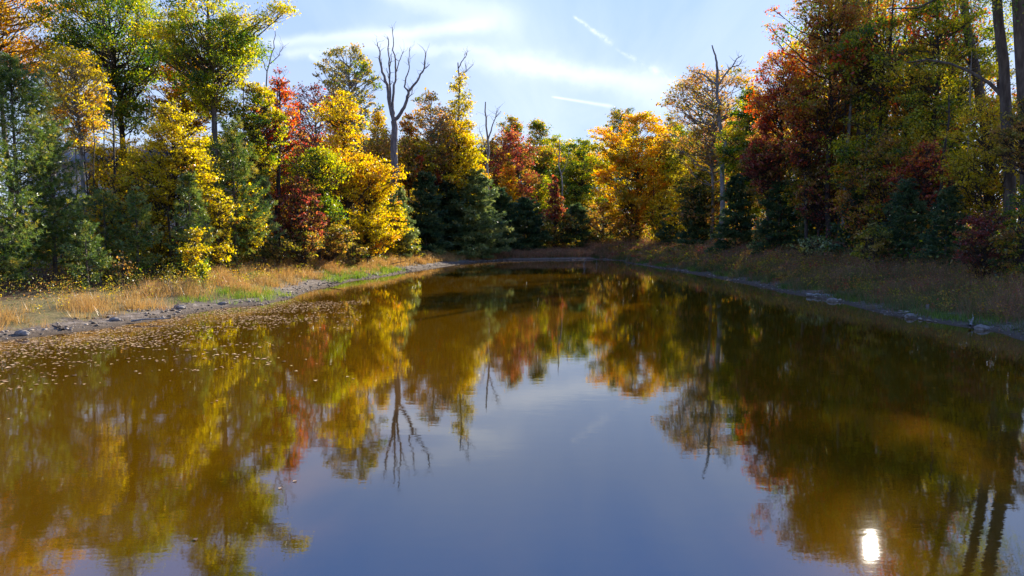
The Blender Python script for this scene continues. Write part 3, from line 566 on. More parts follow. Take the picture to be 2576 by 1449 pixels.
CT(m_, 'orange maple shining between the gold green oak and the large green oak', 2275, 41, 150, 55, 330, 'orange', 'round', 1.5, 'dark', 94)
CT(m_, 'small red maple glowing above the tall shaded cedar', 2270, 38.5, 395, 42, 520, 'red', 'round', 1.6, 'dark', 95)
CT(m_, 'maroon maple left of the orange leaved sapling', 2060, 46.5, 400, 50, 560, 'crimson', 'round', 1.6, 'dark', 96)
CF(cn, 'black green cedar at the left end of the right bank', 1755, 66, 470, 55, 632, 'cedar', 'cedar', 21, dens=1.2)
CF(cn, 'dark cedar beneath the tall dark green oak', 1850, 58, 440, 65, 640, 'cedar', 'cedar', 22, dens=1.2)
CF(cn, 'broad dark cedar beneath the purple red maple', 1960, 51, 455, 75, 650, 'cedar', 'cedar', 23, dens=1.2)
CF(cn, 'dark cedar beneath the red and gold oak', 2060, 48, 480, 60, 650, 'cedar', 'cedar', 24, dens=1.2)
CF(cn, 'drooping dark cedar left of the dull gold shrub', 2150, 42, 470, 60, 660, 'cedar', 'cedar', 25, dens=1.1)
CF(cn, 'tall shaded cedar right of the dull gold shrub', 2275, 36, 450, 75, 670, 'cedar', 'cedar', 26, dens=1.1)
CF(cn, 'dark cedar left of the deep maroon shrub', 2380, 33, 470, 65, 690, 'cedar', 'cedar', 27, dens=1.1)
CF(cn, 'low cedar at the water end left of the grey green bush', 1690, 74, 535, 40, 625, 'cedar', 'cedar', 28)
# the two straight trunks at the right edge
def tall_trunk(label, pts, w0, w1, Y, top, half, bot, pal, seed, limbs):
    rng = np.random.default_rng(seed); base = gpt(P(pts[0][0], 600, Y)[0], Y); root = empty('oak_tree', tuple(base), label, 'tree')
    Q = np.array([[0, 0, -.3]] + [P(*p, Y) - base for p in pts[1:]]); T = [tube(Q, np.linspace(w0, w1, len(Q))*Y/F*.5, 12)]
    for ln, a, b2 in limbs:
        q = np.array([P(x_, y_, Y + i*.5) - base for i, (x_, y_) in enumerate(ln)]); T.append(tube(q, np.linspace(a, b2, len(q))*Y/F*.5, 6))
    smooth(build('trunk', [(*merge(T), BARK['brown'], None)], root))
    s = .1; n_ = 15000; cl = np.array([P(rng.uniform(pts[0][0]-half, pts[0][0]+half), rng.uniform(top, bot), Y + rng.uniform(-3.5, 3.5)) - base for _ in range(90)])
    c_ = np.repeat(cl, n_//90, 0) + rng.normal(size=(n_//90*90, 3))*np.array([.75, .75, .45])
    vs, fs = diamonds(c_, s*np.clip(rng.normal(1, .25, len(c_)), .5, 1.6), rng, .45)
    build('crown', [(vs, fs, LM[pal], np.clip(np.repeat(rng.normal(.5, .18, 90), n_//90) + rng.normal(size=len(c_))*.1, 0, 1))], root)
tall_trunk('pale barked tall trunk with a long bough arching left', [(2545,690),(2540,420),(2532,320),(2525,160),(2512,60),(2503,-60),(2498,-200)], 27, 19, 31, -330, 120, -20, 'ygreen', 11,
           [([(2530,250),(2490,210),(2440,180),(2390,160),(2330,150),(2280,158)], 11, 3), ([(2330,150),(2290,170)], 3, 1.5), ([(2505,-40),(2430,-10),(2360,-5),(2310,20),(2230,22)], 10, 3)])
tall_trunk('thicker straight grey trunk cut by the right edge', [(2600,700),(2580,300),(2568,100),(2560,-40),(2556,-200)], 32, 26, 30, -330, 110, -30, 'green', 12, [([(2562,10),(2600,-60)], 12, 6)])
tall_trunk('leaning grey trunk behind the pale tall one', [(2500,680),(2480,330),(2455,180),(2430,60),(2415,-80)], 24, 17, 40, -200, 110, 60, 'ygreen', 13, [([(2455,180),(2400,120),(2370,110)], 7, 2)])
# --- slim trunks that show inside the right and left woods
def pole(label, px, Y, top, w, bk, seed, lean=.02):
    Y = back(px, Y); rng = np.random.default_rng(seed); base = gpt(P(px, 600, Y)[0], Y); H = P(px, top, Y)[2] - base[2]
    root = empty('bare_tree', tuple(base), label, 'tree'); t = np.linspace(0, 1, 9)
    q = np.stack([lean*H*t + np.cumsum(rng.normal(size=9))*.04, np.cumsum(rng.normal(size=9))*.04, t*H - .2], 1); q[0, :2] = 0
    T = [tube(q, (w*Y/F*.5)*(1-t*.75), 7)]
    L_ = []
    for _ in range(16):
        z = rng.uniform(.3, .97); a = rng.random()*2*PI; p = np.array([np.interp(z*H, q[:, 2], q[:, k]) for k in range(3)]); L = rng.uniform(.5, 1.7)*(1.25-z)
        e = p + np.array([math.cos(a), math.sin(a), rng.uniform(.1, .9)])*L; L_.append(tube(curve(p, e, 5, .05, rng), np.linspace(.025, .006, 5), 4))
    smooth(build('trunk', [(*merge(T + L_), BARK[bk], None)], root))
for a_ in [('bare thin trunk left of the house in the left wood', 150, 38, 280, 6, 'grey'), ('bare twin thin trunk before the house, left one', 196, 40, 250, 5, 'grey'), ('bare twin thin trunk before the house, right one', 222, 39, 270, 5, 'dark'),
           ('black bare trunk among the yellow leaves above the short bushy pine', 290, 38, 210, 9, 'dark'), ('dark bare trunk rising over the sumac thicket', 700, 44.5, 200, 10, 'dark'), ('black trunk under the lemon yellow tree', 428, 35, 420, 8, 'dark'),
           ('dark trunk through the orange topped maple', 912, 50, 330, 8, 'dark'), ('dark trunk in shade under the gold green oak', 2142, 44, 300, 11, 'dark'), ('grey trunk under the large green oak', 2345, 36, 230, 12, 'dark'),
           ('thin grey trunk left of the deep green giant', 262, 43, 150, 5, 'grey'), ('thin dark trunk right of the yellow green giant', 612, 42, 150, 6, 'dark'), ('slim trunk showing right of the lemon yellow tree', 520, 37, 330, 5, 'grey'),
           ('thin trunk under the airy golden tree', 240, 38.5, 240, 5, 'dark'), ('slim bare trunk right of the crimson pink tree', 845, 56, 240, 5, 'grey'), ('grey trunk leaning beside the orange sapling of the right wood', 2170, 42, 330, 8, 'grey'),
           ('thin bare trunk between the red oak and the copper maple', 2105, 45.5, 30, 8, 'dark'), ('slim grey trunk left of the two straight trunks', 2420, 36, 120, 8, 'grey'), ('thin grey trunk beneath the great golden maple, left', 1585, 83, 400, 5, 'dark'), ('thin grey trunk beneath the great golden maple, right', 1640, 83, 420, 5, 'dark'), ('straight dark trunk left of the broad green tree', 2120, 45, 60, 13, 'grey')]:
    pole(*a_, seed=int(a_[1]))

# --- woodland behind (reads as one mass)
rng = np.random.default_rng(77)
def wood(name, label, spots, lsz, per, seed):
    rg = np.random.default_rng(seed); parts = []; T = []; acc = {}
    for (x, y, H, Rr, pal) in spots:
        b0 = gpt(x, y); T.append(tube(np.array([[x, y, b0[2]-.3], [x+rg.normal()*.3, y, b0[2]+H*.5], [x+rg.normal()*.5, y, b0[2]+H*.93]]), [.05+.009*H, .1+.004*H, .02], 5))
        k = int(per/170); q = rg.random(k)**.85; th = rg.random(k)*2*PI; r = Rr*np.sqrt(np.clip(1-(2*q-1)**4, .05, 1))*rg.random(k)**.5
        c = np.stack([x + np.cos(th)*r, y + np.sin(th)*r, b0[2] + H*(.10+.88*q)], 1); tn = np.clip(rg.normal(.5, .17, k), 0, 1)
        cc = np.repeat(c, 170, 0) + rg.normal(size=(k*170, 3))*np.array([.85, .85, .5]); tt = np.repeat(tn, 170) + rg.normal(size=k*170)*.09
        kp = carve(cc, np.zeros(3), rg); acc.setdefault(pal, []).append((cc[kp], tt[kp]))
    for pal, l in acc.items():
        c = np.concatenate([a for a, _ in l]); tt = np.concatenate([b for _, b in l]); vs, fs = diamonds(c, lsz*np.clip(rg.normal(1, .25, len(c)), .5, 1.6), rg, .4); parts.append((vs, fs, LM[pal], tt))
    parts.append((*merge(T), BARK['dark'], None)); tag(build(name, parts), label, 'woodland', None, 'stuff')
sp = []
for i in range(60):                                                    # behind the far shore
    y = rng.uniform(126, 175); x = rng.uniform(-.2, .33)*y; sp.append((x, y, y*rng.uniform(.115, .14)*(.93 if .02 < x/y < .14 else 1), rng.uniform(3.5, 5), rng.choice(['green', 'ygreen', 'mixed', 'gold', 'olive', 'green'])))
wood('woodland', 'mixed green and gold woodland beyond the head of the pond', sp, .36, 5500, 1)
sp = []
for i in range(22):                                                    # right side, behind the front row
    y = rng.uniform(44, 96); x = 24 + (y-44)*.02 + rng.uniform(0, 11); 
    az = math.degrees(math.atan2(x-3.35, y-6.3)); D_ = math.hypot(x, y)
    H = rng.uniform(15, 19)
    az = math.degrees(math.atan2(x, y)); H = D_*.375 if az > 23.5 else min(H, D_*.24)
    sp.append((x, y, H, rng.uniform(3.5, 5), rng.choice(['green', 'ygreen', 'mixed', 'orange', 'orange', 'rust', 'red'])))
for i in range(13):
    y = rng.uniform(54, 72); x = y*rng.uniform(.46, .58); sp.append((x, y, math.hypot(x, y)*.385 - 1, rng.uniform(3.5, 5), rng.choice(['green', 'ygreen', 'mixed', 'rust'])))
wood('woodland', 'deep mixed woodland behind the right bank oaks', sp, .24, 3000, 2)
sp = []
for i in range(34):
    y = rng.uniform(70, 104); x = -P(1288, 600, y)[1]*rng.uniform(.13, .38) - 2; sp.append((x, y, rng.uniform(9, 13), rng.uniform(3, 4.5), rng.choice(['gold', 'ygreen', 'mixed', 'yellow', 'rust'])))
wood('woodland', 'gold and green woodland behind the left bank trees', sp, .24, 6500, 3)
sp = []
for i in range(20):
    y = rng.uniform(14, 52); x = -.82*y - 5 - rng.uniform(0, 22); sp.append((x, y, rng.uniform(11, 18), rng.uniform(3, 4.5), rng.choice(['gold', 'ygreen', 'mixed', 'pine', 'green', 'orange'])))
wood('woodland', 'mixed woodland carrying on past the far left pines', sp, .16, 9000, 4)
# understorey: low brush closing the view below the crowns
def under(name, label, n, fx, fy, hmax, pals, lsz, seed):
    rg = np.random.default_rng(seed); parts = []; x = fx(rg, n); y = fy(rg, n, x); d = sdist(x, y); k = d > 5.5; x, y = x[k], y[k]; z0 = gz(x, y, d[k])
    for j, pal in enumerate(pals):
        s_ = np.arange(len(x)) % len(pals) == j; h = rg.uniform(.3, hmax, s_.sum()); m2 = 130
        c = np.repeat(np.stack([x[s_], y[s_], z0[s_]], 1), m2, 0); hh_ = np.repeat(h, m2); q = rg.random(len(c))
        c = c + rg.normal(size=c.shape)*np.stack([.5*hh_*.6+.2, .5*hh_*.6+.2, hh_*0], 1); c[:, 2] += hh_*q*1.1 + .05
        vs, fs = diamonds(c, lsz*np.clip(rg.normal(1, .25, len(c)), .5, 1.6), rg, .4); parts.append((vs, fs, LM[pal], np.clip(np.repeat(rg.normal(.35, .15, s_.sum()), m2) + rg.normal(size=len(c))*.12, 0, 1)))
    tag(build(name, parts), label, 'undergrowth', None, 'stuff')
under('undergrowth', 'low mixed undergrowth beneath the right bank trees', 1500, lambda r, n: r.uniform(20, 46, n), lambda r, n, x: r.uniform(24, 100, n), 3.4, ['rust', 'cedar', 'mixed', 'green', 'crimson'], .15, 4)
under('undergrowth', 'low rust coloured undergrowth around the head of the pond', 900, lambda r, n: r.uniform(-30, 36, n), lambda r, n, x: r.uniform(89, 126, n), 4.2, ['rust', 'cedar', 'mixed', 'olive'], .26, 5)
under('undergrowth', 'sparse seedlings and brush beneath the left bank trees', 1100, lambda r, n: r.uniform(-48, -9, n), lambda r, n, x: 30 + r.uniform(0, 1, n)*52, 2.0, ['olive', 'gold', 'rust', 'pine', 'green'], .12, 6)

def weeds(label, x, y, h, pals, lsz, seed):
    rg = np.random.default_rng(seed); parts = []; z0 = gz(x, y)
    for j, pal in enumerate(pals):
        s_ = np.arange(len(x)) % len(pals) == j; m2 = 70; hh_ = np.repeat(h[s_], m2); c = np.repeat(np.stack([x[s_], y[s_], z0[s_]], 1), m2, 0)
        q = rg.random(len(c))**.8; c = c + rg.normal(size=c.shape)*np.stack([.10 + .22*hh_*q, .10 + .22*hh_*q, hh_*0], 1); c[:, 2] += hh_*q
        vs, fs = diamonds(c, lsz*np.clip(c[:, 1]/30, .8, 2.4)*np.clip(rg.lognormal(0, .35, len(c)), .4, 2), rg, .3, .5); parts.append((vs, fs, LM[pal], np.clip(np.repeat(rg.normal(.45, .18, s_.sum()), m2) + rg.normal(size=len(c))*.13, 0, 1)))
    tag(build('weeds', parts), label, 'weeds', None, 'stuff')
rq = np.random.default_rng(91)
def wsc(n, x0, x1, y0, y1, lo, hi): 
    x = rq.uniform(x0, x1, n); y = rq.uniform(y0, y1, n); d = sdist(x, y); k = (d > lo) & (d < hi); return x[k], y[k], d[k]
x, y, d = wsc(3600, 12, 26, 14, 90, 1.0, 10); weeds('tangled russet weeds standing above the right bank grass', x, y, np.clip(.35 + .11*d + rq.normal(size=len(x))*.25, .25, 1.7), ['rust', 'crimson', 'olive', 'rust', 'mixed'], .065, 1)
x, y, d = wsc(2400, -30, -3, 16, 76, 1.6, 8); k = d > np.interp(y, [15, 25, 36, 48], [2.6, 2.6, 2.6, 2.4]); x, y, d = x[k], y[k], d[k]
weeds('straggling tan and yellow weeds at the back of the left bank grass', x, y, np.clip(.3 + .08*d + rq.normal(size=len(x))*.22, .2, 1.3), ['olive', 'gold', 'rust', 'olive', 'pine'], .055, 2)
# --- leaf litter, grasses, stones, floating leaves (uncountable)
def cs_(cols, tr=.3): return leaf_mat('g', cols, tr, .02)
GM = {'straw': leaf_mat('straw_grass', [(.15,.10,.035),(.30,.18,.06),(.44,.265,.095),(.54,.34,.12),(.42,.21,.08)], .35, .03),
      'green': leaf_mat('green_grass', [(.06,.11,.015),(.12,.20,.02),(.20,.30,.03),(.30,.34,.05),(.42,.36,.09)], .35, .04),
      'red': leaf_mat('russet_brush', [(.07,.12,.03),(.16,.14,.045),(.27,.13,.075),(.36,.17,.10),(.48,.30,.16)], .3, .02),
      'litter': leaf_mat('leaf_litter', [(.08,.04,.02),(.18,.09,.04),(.30,.15,.07),(.38,.22,.09),(.45,.30,.08)], .1, .03),
      'float': leaf_mat('floating_leaf', [(.10,.055,.025),(.26,.14,.06),(.42,.26,.13),(.50,.34,.20),(.46,.30,.09)], .05, .10)}
def scatter(n, x0, x1, y0, y1, rg, dlo, dhi, wgt=None):
    x = rg.uniform(x0, x1, n); y = rg.uniform(y0, y1, n); d = sdist(x, y); k = (d > dlo) & (d < dhi)
    if wgt is not None: k &= rg.random(n) < wgt(x, y, d)
    return x[k], y[k], d[k]
def grass(name, label, x, y, d, h, per, mt, seed, spread=.16, heads=0, tmean=None, width=.02):
    rg = np.random.default_rng(seed); n = len(x); z = gz(x, y, d); t0 = rg.normal(.5, .16, n) if tmean is None else tmean
    b0 = np.repeat(np.stack([x, y, z - .03], 1), per, 0); m2 = len(b0); o2 = rg.normal(size=(m2, 2))*spread; b0[:, :2] += o2
    hh_ = np.repeat(h, per)*rg.uniform(.5, 1.15, m2); dr = np.stack([o2[:, 0]*1.3 + rg.normal(size=m2)*.22, o2[:, 1]*1.3 + rg.normal(size=m2)*.22, np.ones(m2)], 1)
    wd = width*np.clip(y/30, .8, 2.6)[:, None].repeat(per, 1).ravel() if False else np.repeat(width*np.clip(y/28, .8, 2.8), per)
    vs, fs = spikes(b0, nrm(dr), hh_, wd, rg); tt = np.repeat(t0, per) + rg.normal(size=m2)*.12; parts = [(vs, fs, GM[mt], tt)]
    if heads:
        k = rg.random(m2) < heads; tip = b0[k] + nrm(dr[k])*hh_[k][:, None]*rg.uniform(.75, 1.05, k.sum())[:, None]
        tip = np.repeat(tip, 3, 0) + rg.normal(size=(k.sum()*3, 3))*.05
        v2, f2 = diamonds(tip, np.repeat(wd[k], 3)*1.7, rg, 0, .6); parts.append((v2, f2, GM[mt], np.clip(np.repeat(tt[k], 3) + .15, 0, 1)))
    return tag(build(name, parts), label, 'grass', None, 'stuff')
rg = np.random.default_rng(31)
clumpy = lambda x, y, s_, k: np.clip(.55 + wav(x, y, s_, k)*.8, .08, 1)
x, y, d = scatter(48000, -33, 2, 14, 84, rg, 1.0, 7.5, lambda x, y, d: np.clip(d-.7+.8*wav(x, y, .7, 9), 0, 1)*np.clip(.45 + wav(x, y, 1.3, 1)*1.1, .04, 1)*np.clip(1.35-(d-1.3)/6.5, .15, 1)*(y < 78)*(d < np.interp(y, [15, 25, 36, 48], [3.3, 3.6, 5.2, 7.5])))
gr = wav(x, y, 2.7, 5) > .62
gr &= (d < 4)
h = np.clip(.26 + .14*d + .26*wav(x, y, .8, 3) + rg.normal(size=len(x))*.06, .12, .95)*.88*np.clip(1.2-(d-4)*.15, .5, 1)
grass('dry_grass', 'tall tan dry grass along the sunny left bank', x[~gr], y[~gr], d[~gr], h[~gr], 13, 'straw', 1, .15, .35, np.clip(.55+wav(x[~gr], y[~gr], 1.9, 4)*.3 + rg.normal(size=(~gr).sum())*.1, 0, 1))
x, y, d = x[gr], y[gr], d[gr]
x2, y2, d2 = scatter(9000, -14, -2, 24, 66, rg, .25, 3.0, lambda x, y, d: (np.exp(-((x+12.3)**2+(y-31.5)**2)/2.4) + np.exp(-((x+10.3)**2+((y-44.5)*.45)**2)/1.8) + .7*np.exp(-((x+9.5)**2+((y-52)*.5)**2)/2.)) > rg.random(len(x))*.9)
x, y, d = np.concatenate([x, x2]), np.concatenate([y, y2]), np.concatenate([d, d2])
grass('green_grass', 'fresh green grass tufts by the left waterline', x, y, d, np.full(len(x), .34), 15, 'green', 2, .12)
x, y, d = scatter(60000, 10, 30, 14, 92, rg, .3, 12, lambda x, y, d: clumpy(x, y, 1.8, 2)*np.clip((d-.1+.9*wav(x, y, .8, 7))/1.3, .05, 1)*np.where(d > 9, .35, 1))
h = np.clip(.22 + .15*d + .42*wav(x, y, .9, 3), .18, 1.6)*1.1
tm = np.clip(.16 + d*.06 + .30*wav(x, y, 1.7, 1) + rg.normal(size=len(x))*.14, .02, .98)
grass('russet_brush', 'shaded russet brush and grass along the right bank', x, y, d, h, 13, 'red', 3, .15, .35, tm)
x, y, d = scatter(15000, -8, 22, 76, 98, rg, 1.6, 12)
grass('russet_brush', 'dark brush across the head of the pond', x, y, d, np.full(len(x), .7), 9, 'red', 4, .18, .3, None, .016)
x, y, d = scatter(20000, 11, 18, 12, 70, rg, .5, 3.0, lambda x, y, d: (wav(x, y, 2.1, 6) > .15))
grass('green_grass', 'short dark green grass at the right waterline', x, y, d, np.full(len(x), .26), 10, 'green', 5, .12, 0, np.clip(rg.normal(.25, .1, len(x)), 0, 1))
x, y, d = scatter(70000, -45, 40, 14, 100, rg, 5, 25)
c = np.stack([x, y, gz(x, y, d) + .03], 1); vs, fs = diamonds(c, np.clip(.004*y, .09, .3), rg, 2.5)
tag(build('leaf_litter', [(vs, fs, GM['litter'], np.clip(rg.normal(.45, .2, len(c)), 0, 1))]), 'brown fallen leaves covering the woodland floor', 'leaf litter', None, 'stuff')
# stones
def stones(n, name, label, x, y, d, smin, smax, mt, seed):
    rg = np.random.default_rng(seed); z = gz(x, y, d); n = len(x)
    ov = np.array([(1,0,0),(0,1,0),(-1,0,0),(0,-1,0),(0,0,1),(.7,.7,.55),(-.7,.7,.5),(-.7,-.7,.55),(.7,-.7,.5),(0,0,-.5)], float)
    of = np.array([(0,5,8),(1,6,5),(2,7,6),(3,8,7),(4,5,6),(4,6,7),(4,7,8),(4,8,5),(0,1,5),(1,2,6),(2,3,7),(3,0,8),(9,1,0),(9,2,1),(9,3,2),(9,0,3)])
    s = smin + (smax-smin)*rg.random(n)**3.5; sc = s[:, None]*np.stack([rg.uniform(.6, 1.2, n), rg.uniform(.6, 1.2, n), rg.uniform(.3, .7, n)], 1)
    a = rg.random(n)*2*PI; v_ = ov[None]*(1+rg.normal(size=(n, 10, 1))*.12)*sc[:, None]
    vx = v_[..., 0]*np.cos(a)[:, None] - v_[..., 1]*np.sin(a)[:, None]; vy = v_[..., 0]*np.sin(a)[:, None] + v_[..., 1]*np.cos(a)[:, None]
    V = np.stack([vx + x[:, None], vy + y[:, None], v_[..., 2] + (z + sc[:, 2]*.2)[:, None]], -1).reshape(-1, 3)
    Fc = (of[None] + (np.arange(n)*10)[:, None, None]).reshape(-1, 3)
    tag(build(name, [(V, Fc, mt, np.repeat(rg.random(n), 16))]), label, 'stones', None, 'stuff')
sm, n, o = mat('stone'); b = n.n('ShaderNodeBsdfPrincipled'); b.inputs['Roughness'].default_value = .8
n.l(n.ramp(attr(n, 'tint'), [(.1, (.08,.06,.04)), (.5, (.20,.155,.115)), (.9, (.36,.29,.23))]), b.inputs['Base Color']); n.l(b.outputs[0], o.inputs[0])
x, y, d = scatter(90000, -30, 0, 12, 80, rg, .03, 1.7, lambda x, y, d: np.clip(1.3-d*.5, .2, 1)*np.clip(.6+wav(x, y, 1.3, 8)*.6, .2, 1))
stones(0, 'shore_stones', 'grey brown rubble along the left waterline', x, y, d, .018, .10, sm, 8)
x, y, d = scatter(45000, 8, 22, 12, 84, rg, .03, .9, lambda x, y, d: np.clip(1.2-d*.7, .05, 1)*np.clip(.35+wav(x, y, 1.6, 8)*.7, .04, 1))
stones(0, 'shore_stones', 'grey stones along the shaded right waterline', x, y, d, .018, .10, sm, 9)
# floating leaves: drifts between the camera and the left shore
def drift(n, x0, x1, y0, y1, wf):
    cx_ = rg.uniform(x0, x1, n); cy_ = rg.uniform(y0, y1, n); d_ = sdist(cx_, cy_); k = (d_ < -.05) & (rg.random(n) < wf(cx_, cy_, d_)); cx_, cy_ = cx_[k], cy_[k]
    per = np.clip(rg.lognormal(2.1, .9, len(cx_)), 1, 60).astype(int); r_ = np.repeat(.07*np.sqrt(per), per)
    x = np.repeat(cx_, per) + rg.normal(size=per.sum())*r_*1.9; y = np.repeat(cy_, per) + rg.normal(size=per.sum())*r_*.65; y += (x-np.repeat(cx_, per))*np.repeat(rg.normal(0, .25, len(per)), per)
    k = sdist(x, y) < -.02; return x[k], y[k]
def wfn(x, y, d):
    fade = np.clip((y-8.5)/3, 0, 1)*np.clip((31-y)/3, 0, 1)
    return fade*(.9*np.exp(-(d/1.1)**2) + .65*np.exp(-((d+2.6)/1.5)**2)*np.clip(.6+wav(x, y, 2.2, 2), 0, 1) + .14*np.exp(d/3.5))
x, y = drift(4600, -18, 0, 8, 31, wfn); k = x < -.22*y; x, y = x[k], y[k]; c = np.stack([x, y, np.full(len(x), .006)], 1); vs, fs = diamonds(c, np.clip(rg.lognormal(-2.55, .35, len(x)), .03, .16), rg, 60, .8)
tag(build('floating_leaves', [(vs, fs, GM['float'], np.clip(rg.normal(.5, .25, len(c)), 0, 1))]), 'tan and pinkish fallen leaves drifting on the water near the left shore', 'leaves', None, 'stuff')
x, y = drift(900, -18, 16, 6, 60, lambda x, y, d: .12*np.ones(len(x))); k = x < -2.5; x, y = x[k], y[k]; c = np.stack([x, y, np.full(len(x), .006)], 1)[::7]; vs, fs = diamonds(c, rg.uniform(.04, .08, len(c)), rg, 60, .8)
tag(build('floating_leaves', [(vs, fs, GM['float'], np.clip(rg.normal(.4, .25, len(c)), 0, 1))]), 'single leaves scattered over the open water', 'leaves', None, 'stuff')
x, y, d = scatter(9000, -6, 9, 62, 82, rg, -12, -.1, lambda x, y, d: np.exp(-((d+2)/2.)**2)*.12 + .01)
c = np.stack([x, y, np.full(len(x), .006)], 1); vs, fs = diamonds(c, rg.uniform(.08, .16, len(x)), rg, 60, .8)
tag(build('floating_leaves', [(vs, fs, GM['float'], np.clip(rg.normal(.55, .2, len(c)), 0, 1))]), 'scattered leaves floating at the far end of the pond', 'leaves', None, 'stuff')

# --- logs, sticks and other small things
def log(name, label, a, b2, r0, r1, bk, cat, stubs=3, seed=0):
    rg = np.random.default_rng(seed); a = np.array(a, float); b2 = np.array(b2, float); q = curve(a, b2, 9, .012, rg); L = np.linalg.norm(b2-a)
    o_ = tuple(a); T = [tube(q - a, np.linspace(r0, r1, 9), 8)]
    for _ in range(stubs):
        i = rg.integers(2, 8); e = q[i] + nrm(rg.normal(size=3) + np.array([0, 0, .8]))*L*rg.uniform(.06, .2); T.append(tube(curve(q[i], e, 4, .05, rg) - a, np.linspace(r1*.8, .006, 4), 5))
    return tag(smooth(build(name, [(*merge(T), BARK[bk], None)], None, o_)), label, cat)
def gp(px, py):                                  # meet the ground under a picture point
    z = .5
    for _ in range(12): p = G(px, py, z); z = .5*z + .5*gz(np.array([p[0]]), np.array([p[1]]))[0]
    return np.array([p[0], p[1], z])
a = gp(740, 652); log('fallen_branch', 'pale broken branch leaning out of the sumac thicket', a + [0, .5, 1.6], a + [1.2, .2, .9], .06, .045, 'grey', 'branch', 1, 1)
a = gp(700, 668); log('fallen_branch', 'thin dark pole leaning on the olive pine', a, a + [.9, 1.2, 2.6], .05, .02, 'dark', 'branch', 4, 2)
a = gp(960, 668); log('fallen_branch', 'dark stick lying over the grass of the small point', a, a + [1.9, .8, .35], .04, .015, 'dark', 'branch', 4, 3)
a = gp(330, 812); log('driftwood', 'bent grey stick lying on the left rubble left of the largest rock', a + [0, 0, .06], a + [1.1, .5, .12], .035, .015, 'grey', 'log', 4, 31)
a = gp(160, 832); log('driftwood', 'thin dark stick on the mud beside the far left rock', a + [0, 0, .05], a + [-.8, .6, .1], .03, .012, 'dark', 'log', 4, 32)
a = gp(830, 716); log('driftwood', 'forked brown branch at the left waterline beyond the green tufts', a + [0, 0, .07], a + [.9, -.5, .15], .04, .015, 'brown', 'log', 5, 33)
a = gp(2440, 826); log('driftwood', 'crooked grey branch on the rubble at the right edge', a + [0, 0, .08], a + [.7, .9, .25], .045, .015, 'grey', 'log', 5, 34)
a = gp(2030, 745); log('driftwood', 'short driftwood log on the right waterline', a + [0, 0, .08], a + [.9, -1.1, .12], .08, .05, 'grey', 'log', 3, 4)
a = gp(1340, 646); log('driftwood', 'dark driftwood on the far mud strip', a + [0, 0, .15], a + [1.6, .5, .3], .11, .05, 'dark', 'log', 5, 5)
for i, (px, py, ht, dxx) in enumerate([(1466, 671, .75, .25), (1502, 668, .6, -.05), (1475, 676, .5, -.3)]):
    p = G(px, py); log('water_stick', ['forked stick standing in the far water, tallest of three', 'upright stick in the far water, right of the tallest', 'leaning short stick in the far water, nearest the camera'][i], [p[0], p[1], -.3], [p[0]+dxx, p[1], ht], .03, .012, 'grey', 'stick', 3, 20+i)
p = gp(2332, 783); log('wooden_stake', 'small pale stake on the right waterline stones', p - [0, 0, .1], p + [.01, 0, .26], .06, .055, 'grey', 'stake', 0, 9)
p = gp(445, 690); log('dead_sapling', 'thin bent dead sapling before the left pines', p, p + [-.5, .3, 2.6], .02, .008, 'grey', 'sapling', 4, 12)
p = gp(255, 722); log('weed_stalk', 'bent dry stalk at the dark edge of the left pines', p, p + [-.15, 0, 1.1], .015, .006, 'grey', 'stalk', 3, 13)
p = gp(308, 715); log('weed_stalk', 'upright dry stalk beside the orange brown seedling', p, p + [.05, 0, 1.0], .015, .006, 'grey', 'stalk', 3, 14)
# bigger stones on the mud
def rock(label, px, py, s, seed):
    rg = np.random.default_rng(seed); import bmesh
    bm = bmesh.new(); bmesh.ops.create_icosphere(bm, subdivisions=3, radius=1); me = bpy.data.meshes.new('rock')
    f1, f2 = rg.normal(size=3)*2, rg.normal(size=3)*4
    for v_ in bm.verts:
        c = np.array(v_.co); k = 1 + .16*math.sin(c@f1 + 1) + .08*math.sin(c@f2*1.5); v_.co = [c[0]*k*s*1.15, c[1]*k*s*.85, max(c[2], -.5)*k*s*.6]
    bm.to_mesh(me); bm.free(); me.materials.append(rm); o_ = bpy.data.objects.new('rock', me); S.collection.objects.link(o_); p = gp(px, py); o_.location = p + [0, 0, s*.15]; tag(o_, label, 'rock')
rm = simple('rock', lambda n, t: n.ramp(n.noise(t, 7, 6, .7), [(.3, (.10,.085,.07)), (.6, (.24,.205,.175)), (.75, (.36,.32,.28))]), .85, lambda n, t: (n.noise(t, 14, 6, .7), .7, .03))
for a_ in [('dark rounded rock at the left waterline, far left', 55, 842, .17, 1), ('flat brown rock on the left rubble left of centre', 290, 806, .15, 2), ('largest rock on the rubble before the green tufts', 452, 776, .19, 3),
           ('low grey rock beside the left green tufts', 560, 765, .15, 4), ('pale rock at the right waterline', 2095, 758, .2, 5), ('dark rock half in the water on the right', 2290, 797, .16, 6), ('rounded rock on the right rubble nearest the edge', 2470, 828, .18, 7)]: rock(*a_)
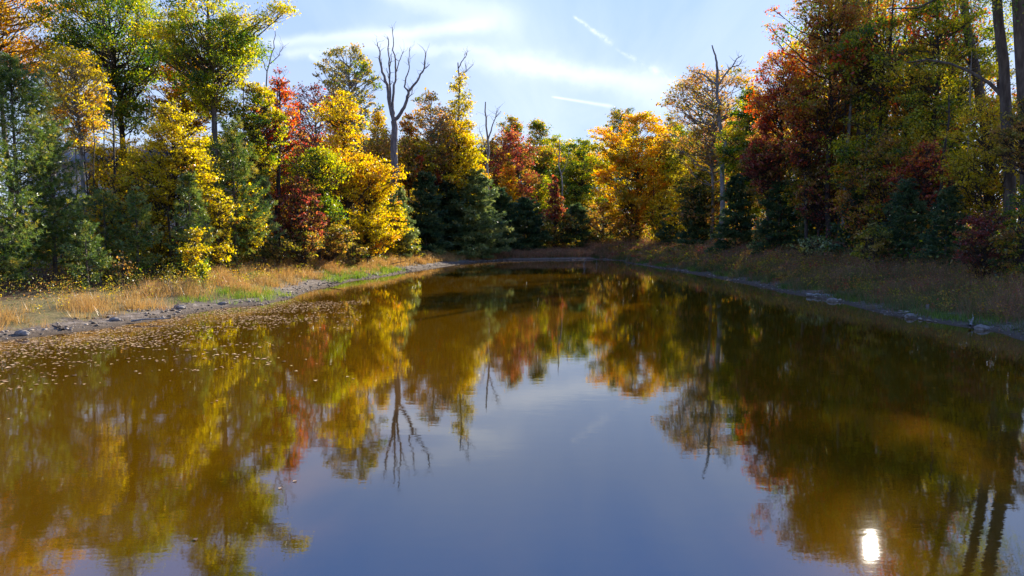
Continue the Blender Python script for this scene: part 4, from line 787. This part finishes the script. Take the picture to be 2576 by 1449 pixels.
# --- house seen through the left pines
hm = {'wall': simple('pale_siding', lambda n, t: (.62,.60,.57,1), .7), 'roof': simple('roof_shingle', lambda n, t: n.ramp(n.noise(t, 12, 4), [(.3, (.10,.09,.085)), (.7, (.18,.165,.155))]), .9),
      'trim': simple('white_trim', lambda n, t: (.8,.8,.78,1), .5), 'glass': simple('window_glass', lambda n, t: (.03,.04,.05,1), .08, None, .6), 'door': simple('door_paint', lambda n, t: (.12,.05,.03,1), .5)}
def box(x0, x1, y0, y1, z0, z1):
    v_ = np.array([(x, y, z) for z in (z0, z1) for y in (y0, y1) for x in (x0, x1)], float)
    return v_, np.array([(0,2,3,1),(4,5,7,6),(0,1,5,4),(2,6,7,3),(0,4,6,2),(1,3,7,5)])
hb = P(235, 440, 62); hz_ = gz(np.array([hb[0]]), np.array([hb[1]]))[0]; rt = P(235, 352, 62)[2] - hz_; we = rt - 1.9
house = empty('house', (hb[0], hb[1], hz_), 'pale house with a grey gable roof glimpsed through the left trees', 'house')
house.rotation_euler = (0, 0, R(-18))
build('wall', [(*box(-8, 8, 0, 9, -.5, we), hm['wall'], None)], house)
rv = np.array([(-8.7,-1.2,we-.15),(8.7,-1.2,we-.15),(8.7,4.5,rt),(-8.7,4.5,rt),(-8.7,10.2,we-.15),(8.7,10.2,we-.15),(-8.7,-1.2,we-.35),(8.7,-1.2,we-.35),(8.7,4.5,rt-.2),(-8.7,4.5,rt-.2),(-8.7,10.2,we-.35),(8.7,10.2,we-.35)])
build('roof', [(rv, np.array([(0,1,2,3),(3,2,5,4),(7,6,9,8),(8,9,10,11),(0,6,7,1),(4,5,11,10),(0,3,9,6),(3,4,10,9),(1,7,8,2),(2,8,11,5)]), hm['roof'], None)], house)
build('gable', [(np.array([(8.02,0,we),(8.02,9,we),(8.02,4.5,rt-.25),(8.0,0,we),(8.0,9,we),(8.0,4.5,rt-.25)]), np.array([(0,1,2),(5,4,3)]), hm['wall'], None)], house)
for i, wx in enumerate((-6, -3, 3.2, 6)):
    w_ = build('window', [(*merge([box(wx-.65, wx+.65, -.06, .02, we-2.3, we-2.2), box(wx-.65, wx+.65, -.06, .02, we-.9, we-.8), box(wx-.65, wx-.55, -.055, .02, we-2.2, we-.9), box(wx+.55, wx+.65, -.055, .02, we-2.2, we-.9)]), hm['trim'], None)], house)
    build('pane', [(*box(wx-.55, wx+.55, -.02, -.004, we-2.2, we-.9), hm['glass'], None)], w_)
build('door', [(*box(-.5, .5, -.05, -.003, we-2.9, we-.8), hm['door'], None)], house)
for cxp in (-7.6, -2.5, 2.5, 7.6): build('column', [(*tube([(cxp, -1.05, -.4), (cxp, -1.05, we*.5), (cxp, -1.05, we-.36)], [.09]*3, 8), hm['trim'], None)], house)
print('faces', sum(len(m.polygons) for m in bpy.data.meshes), 'objects', len(bpy.data.objects))
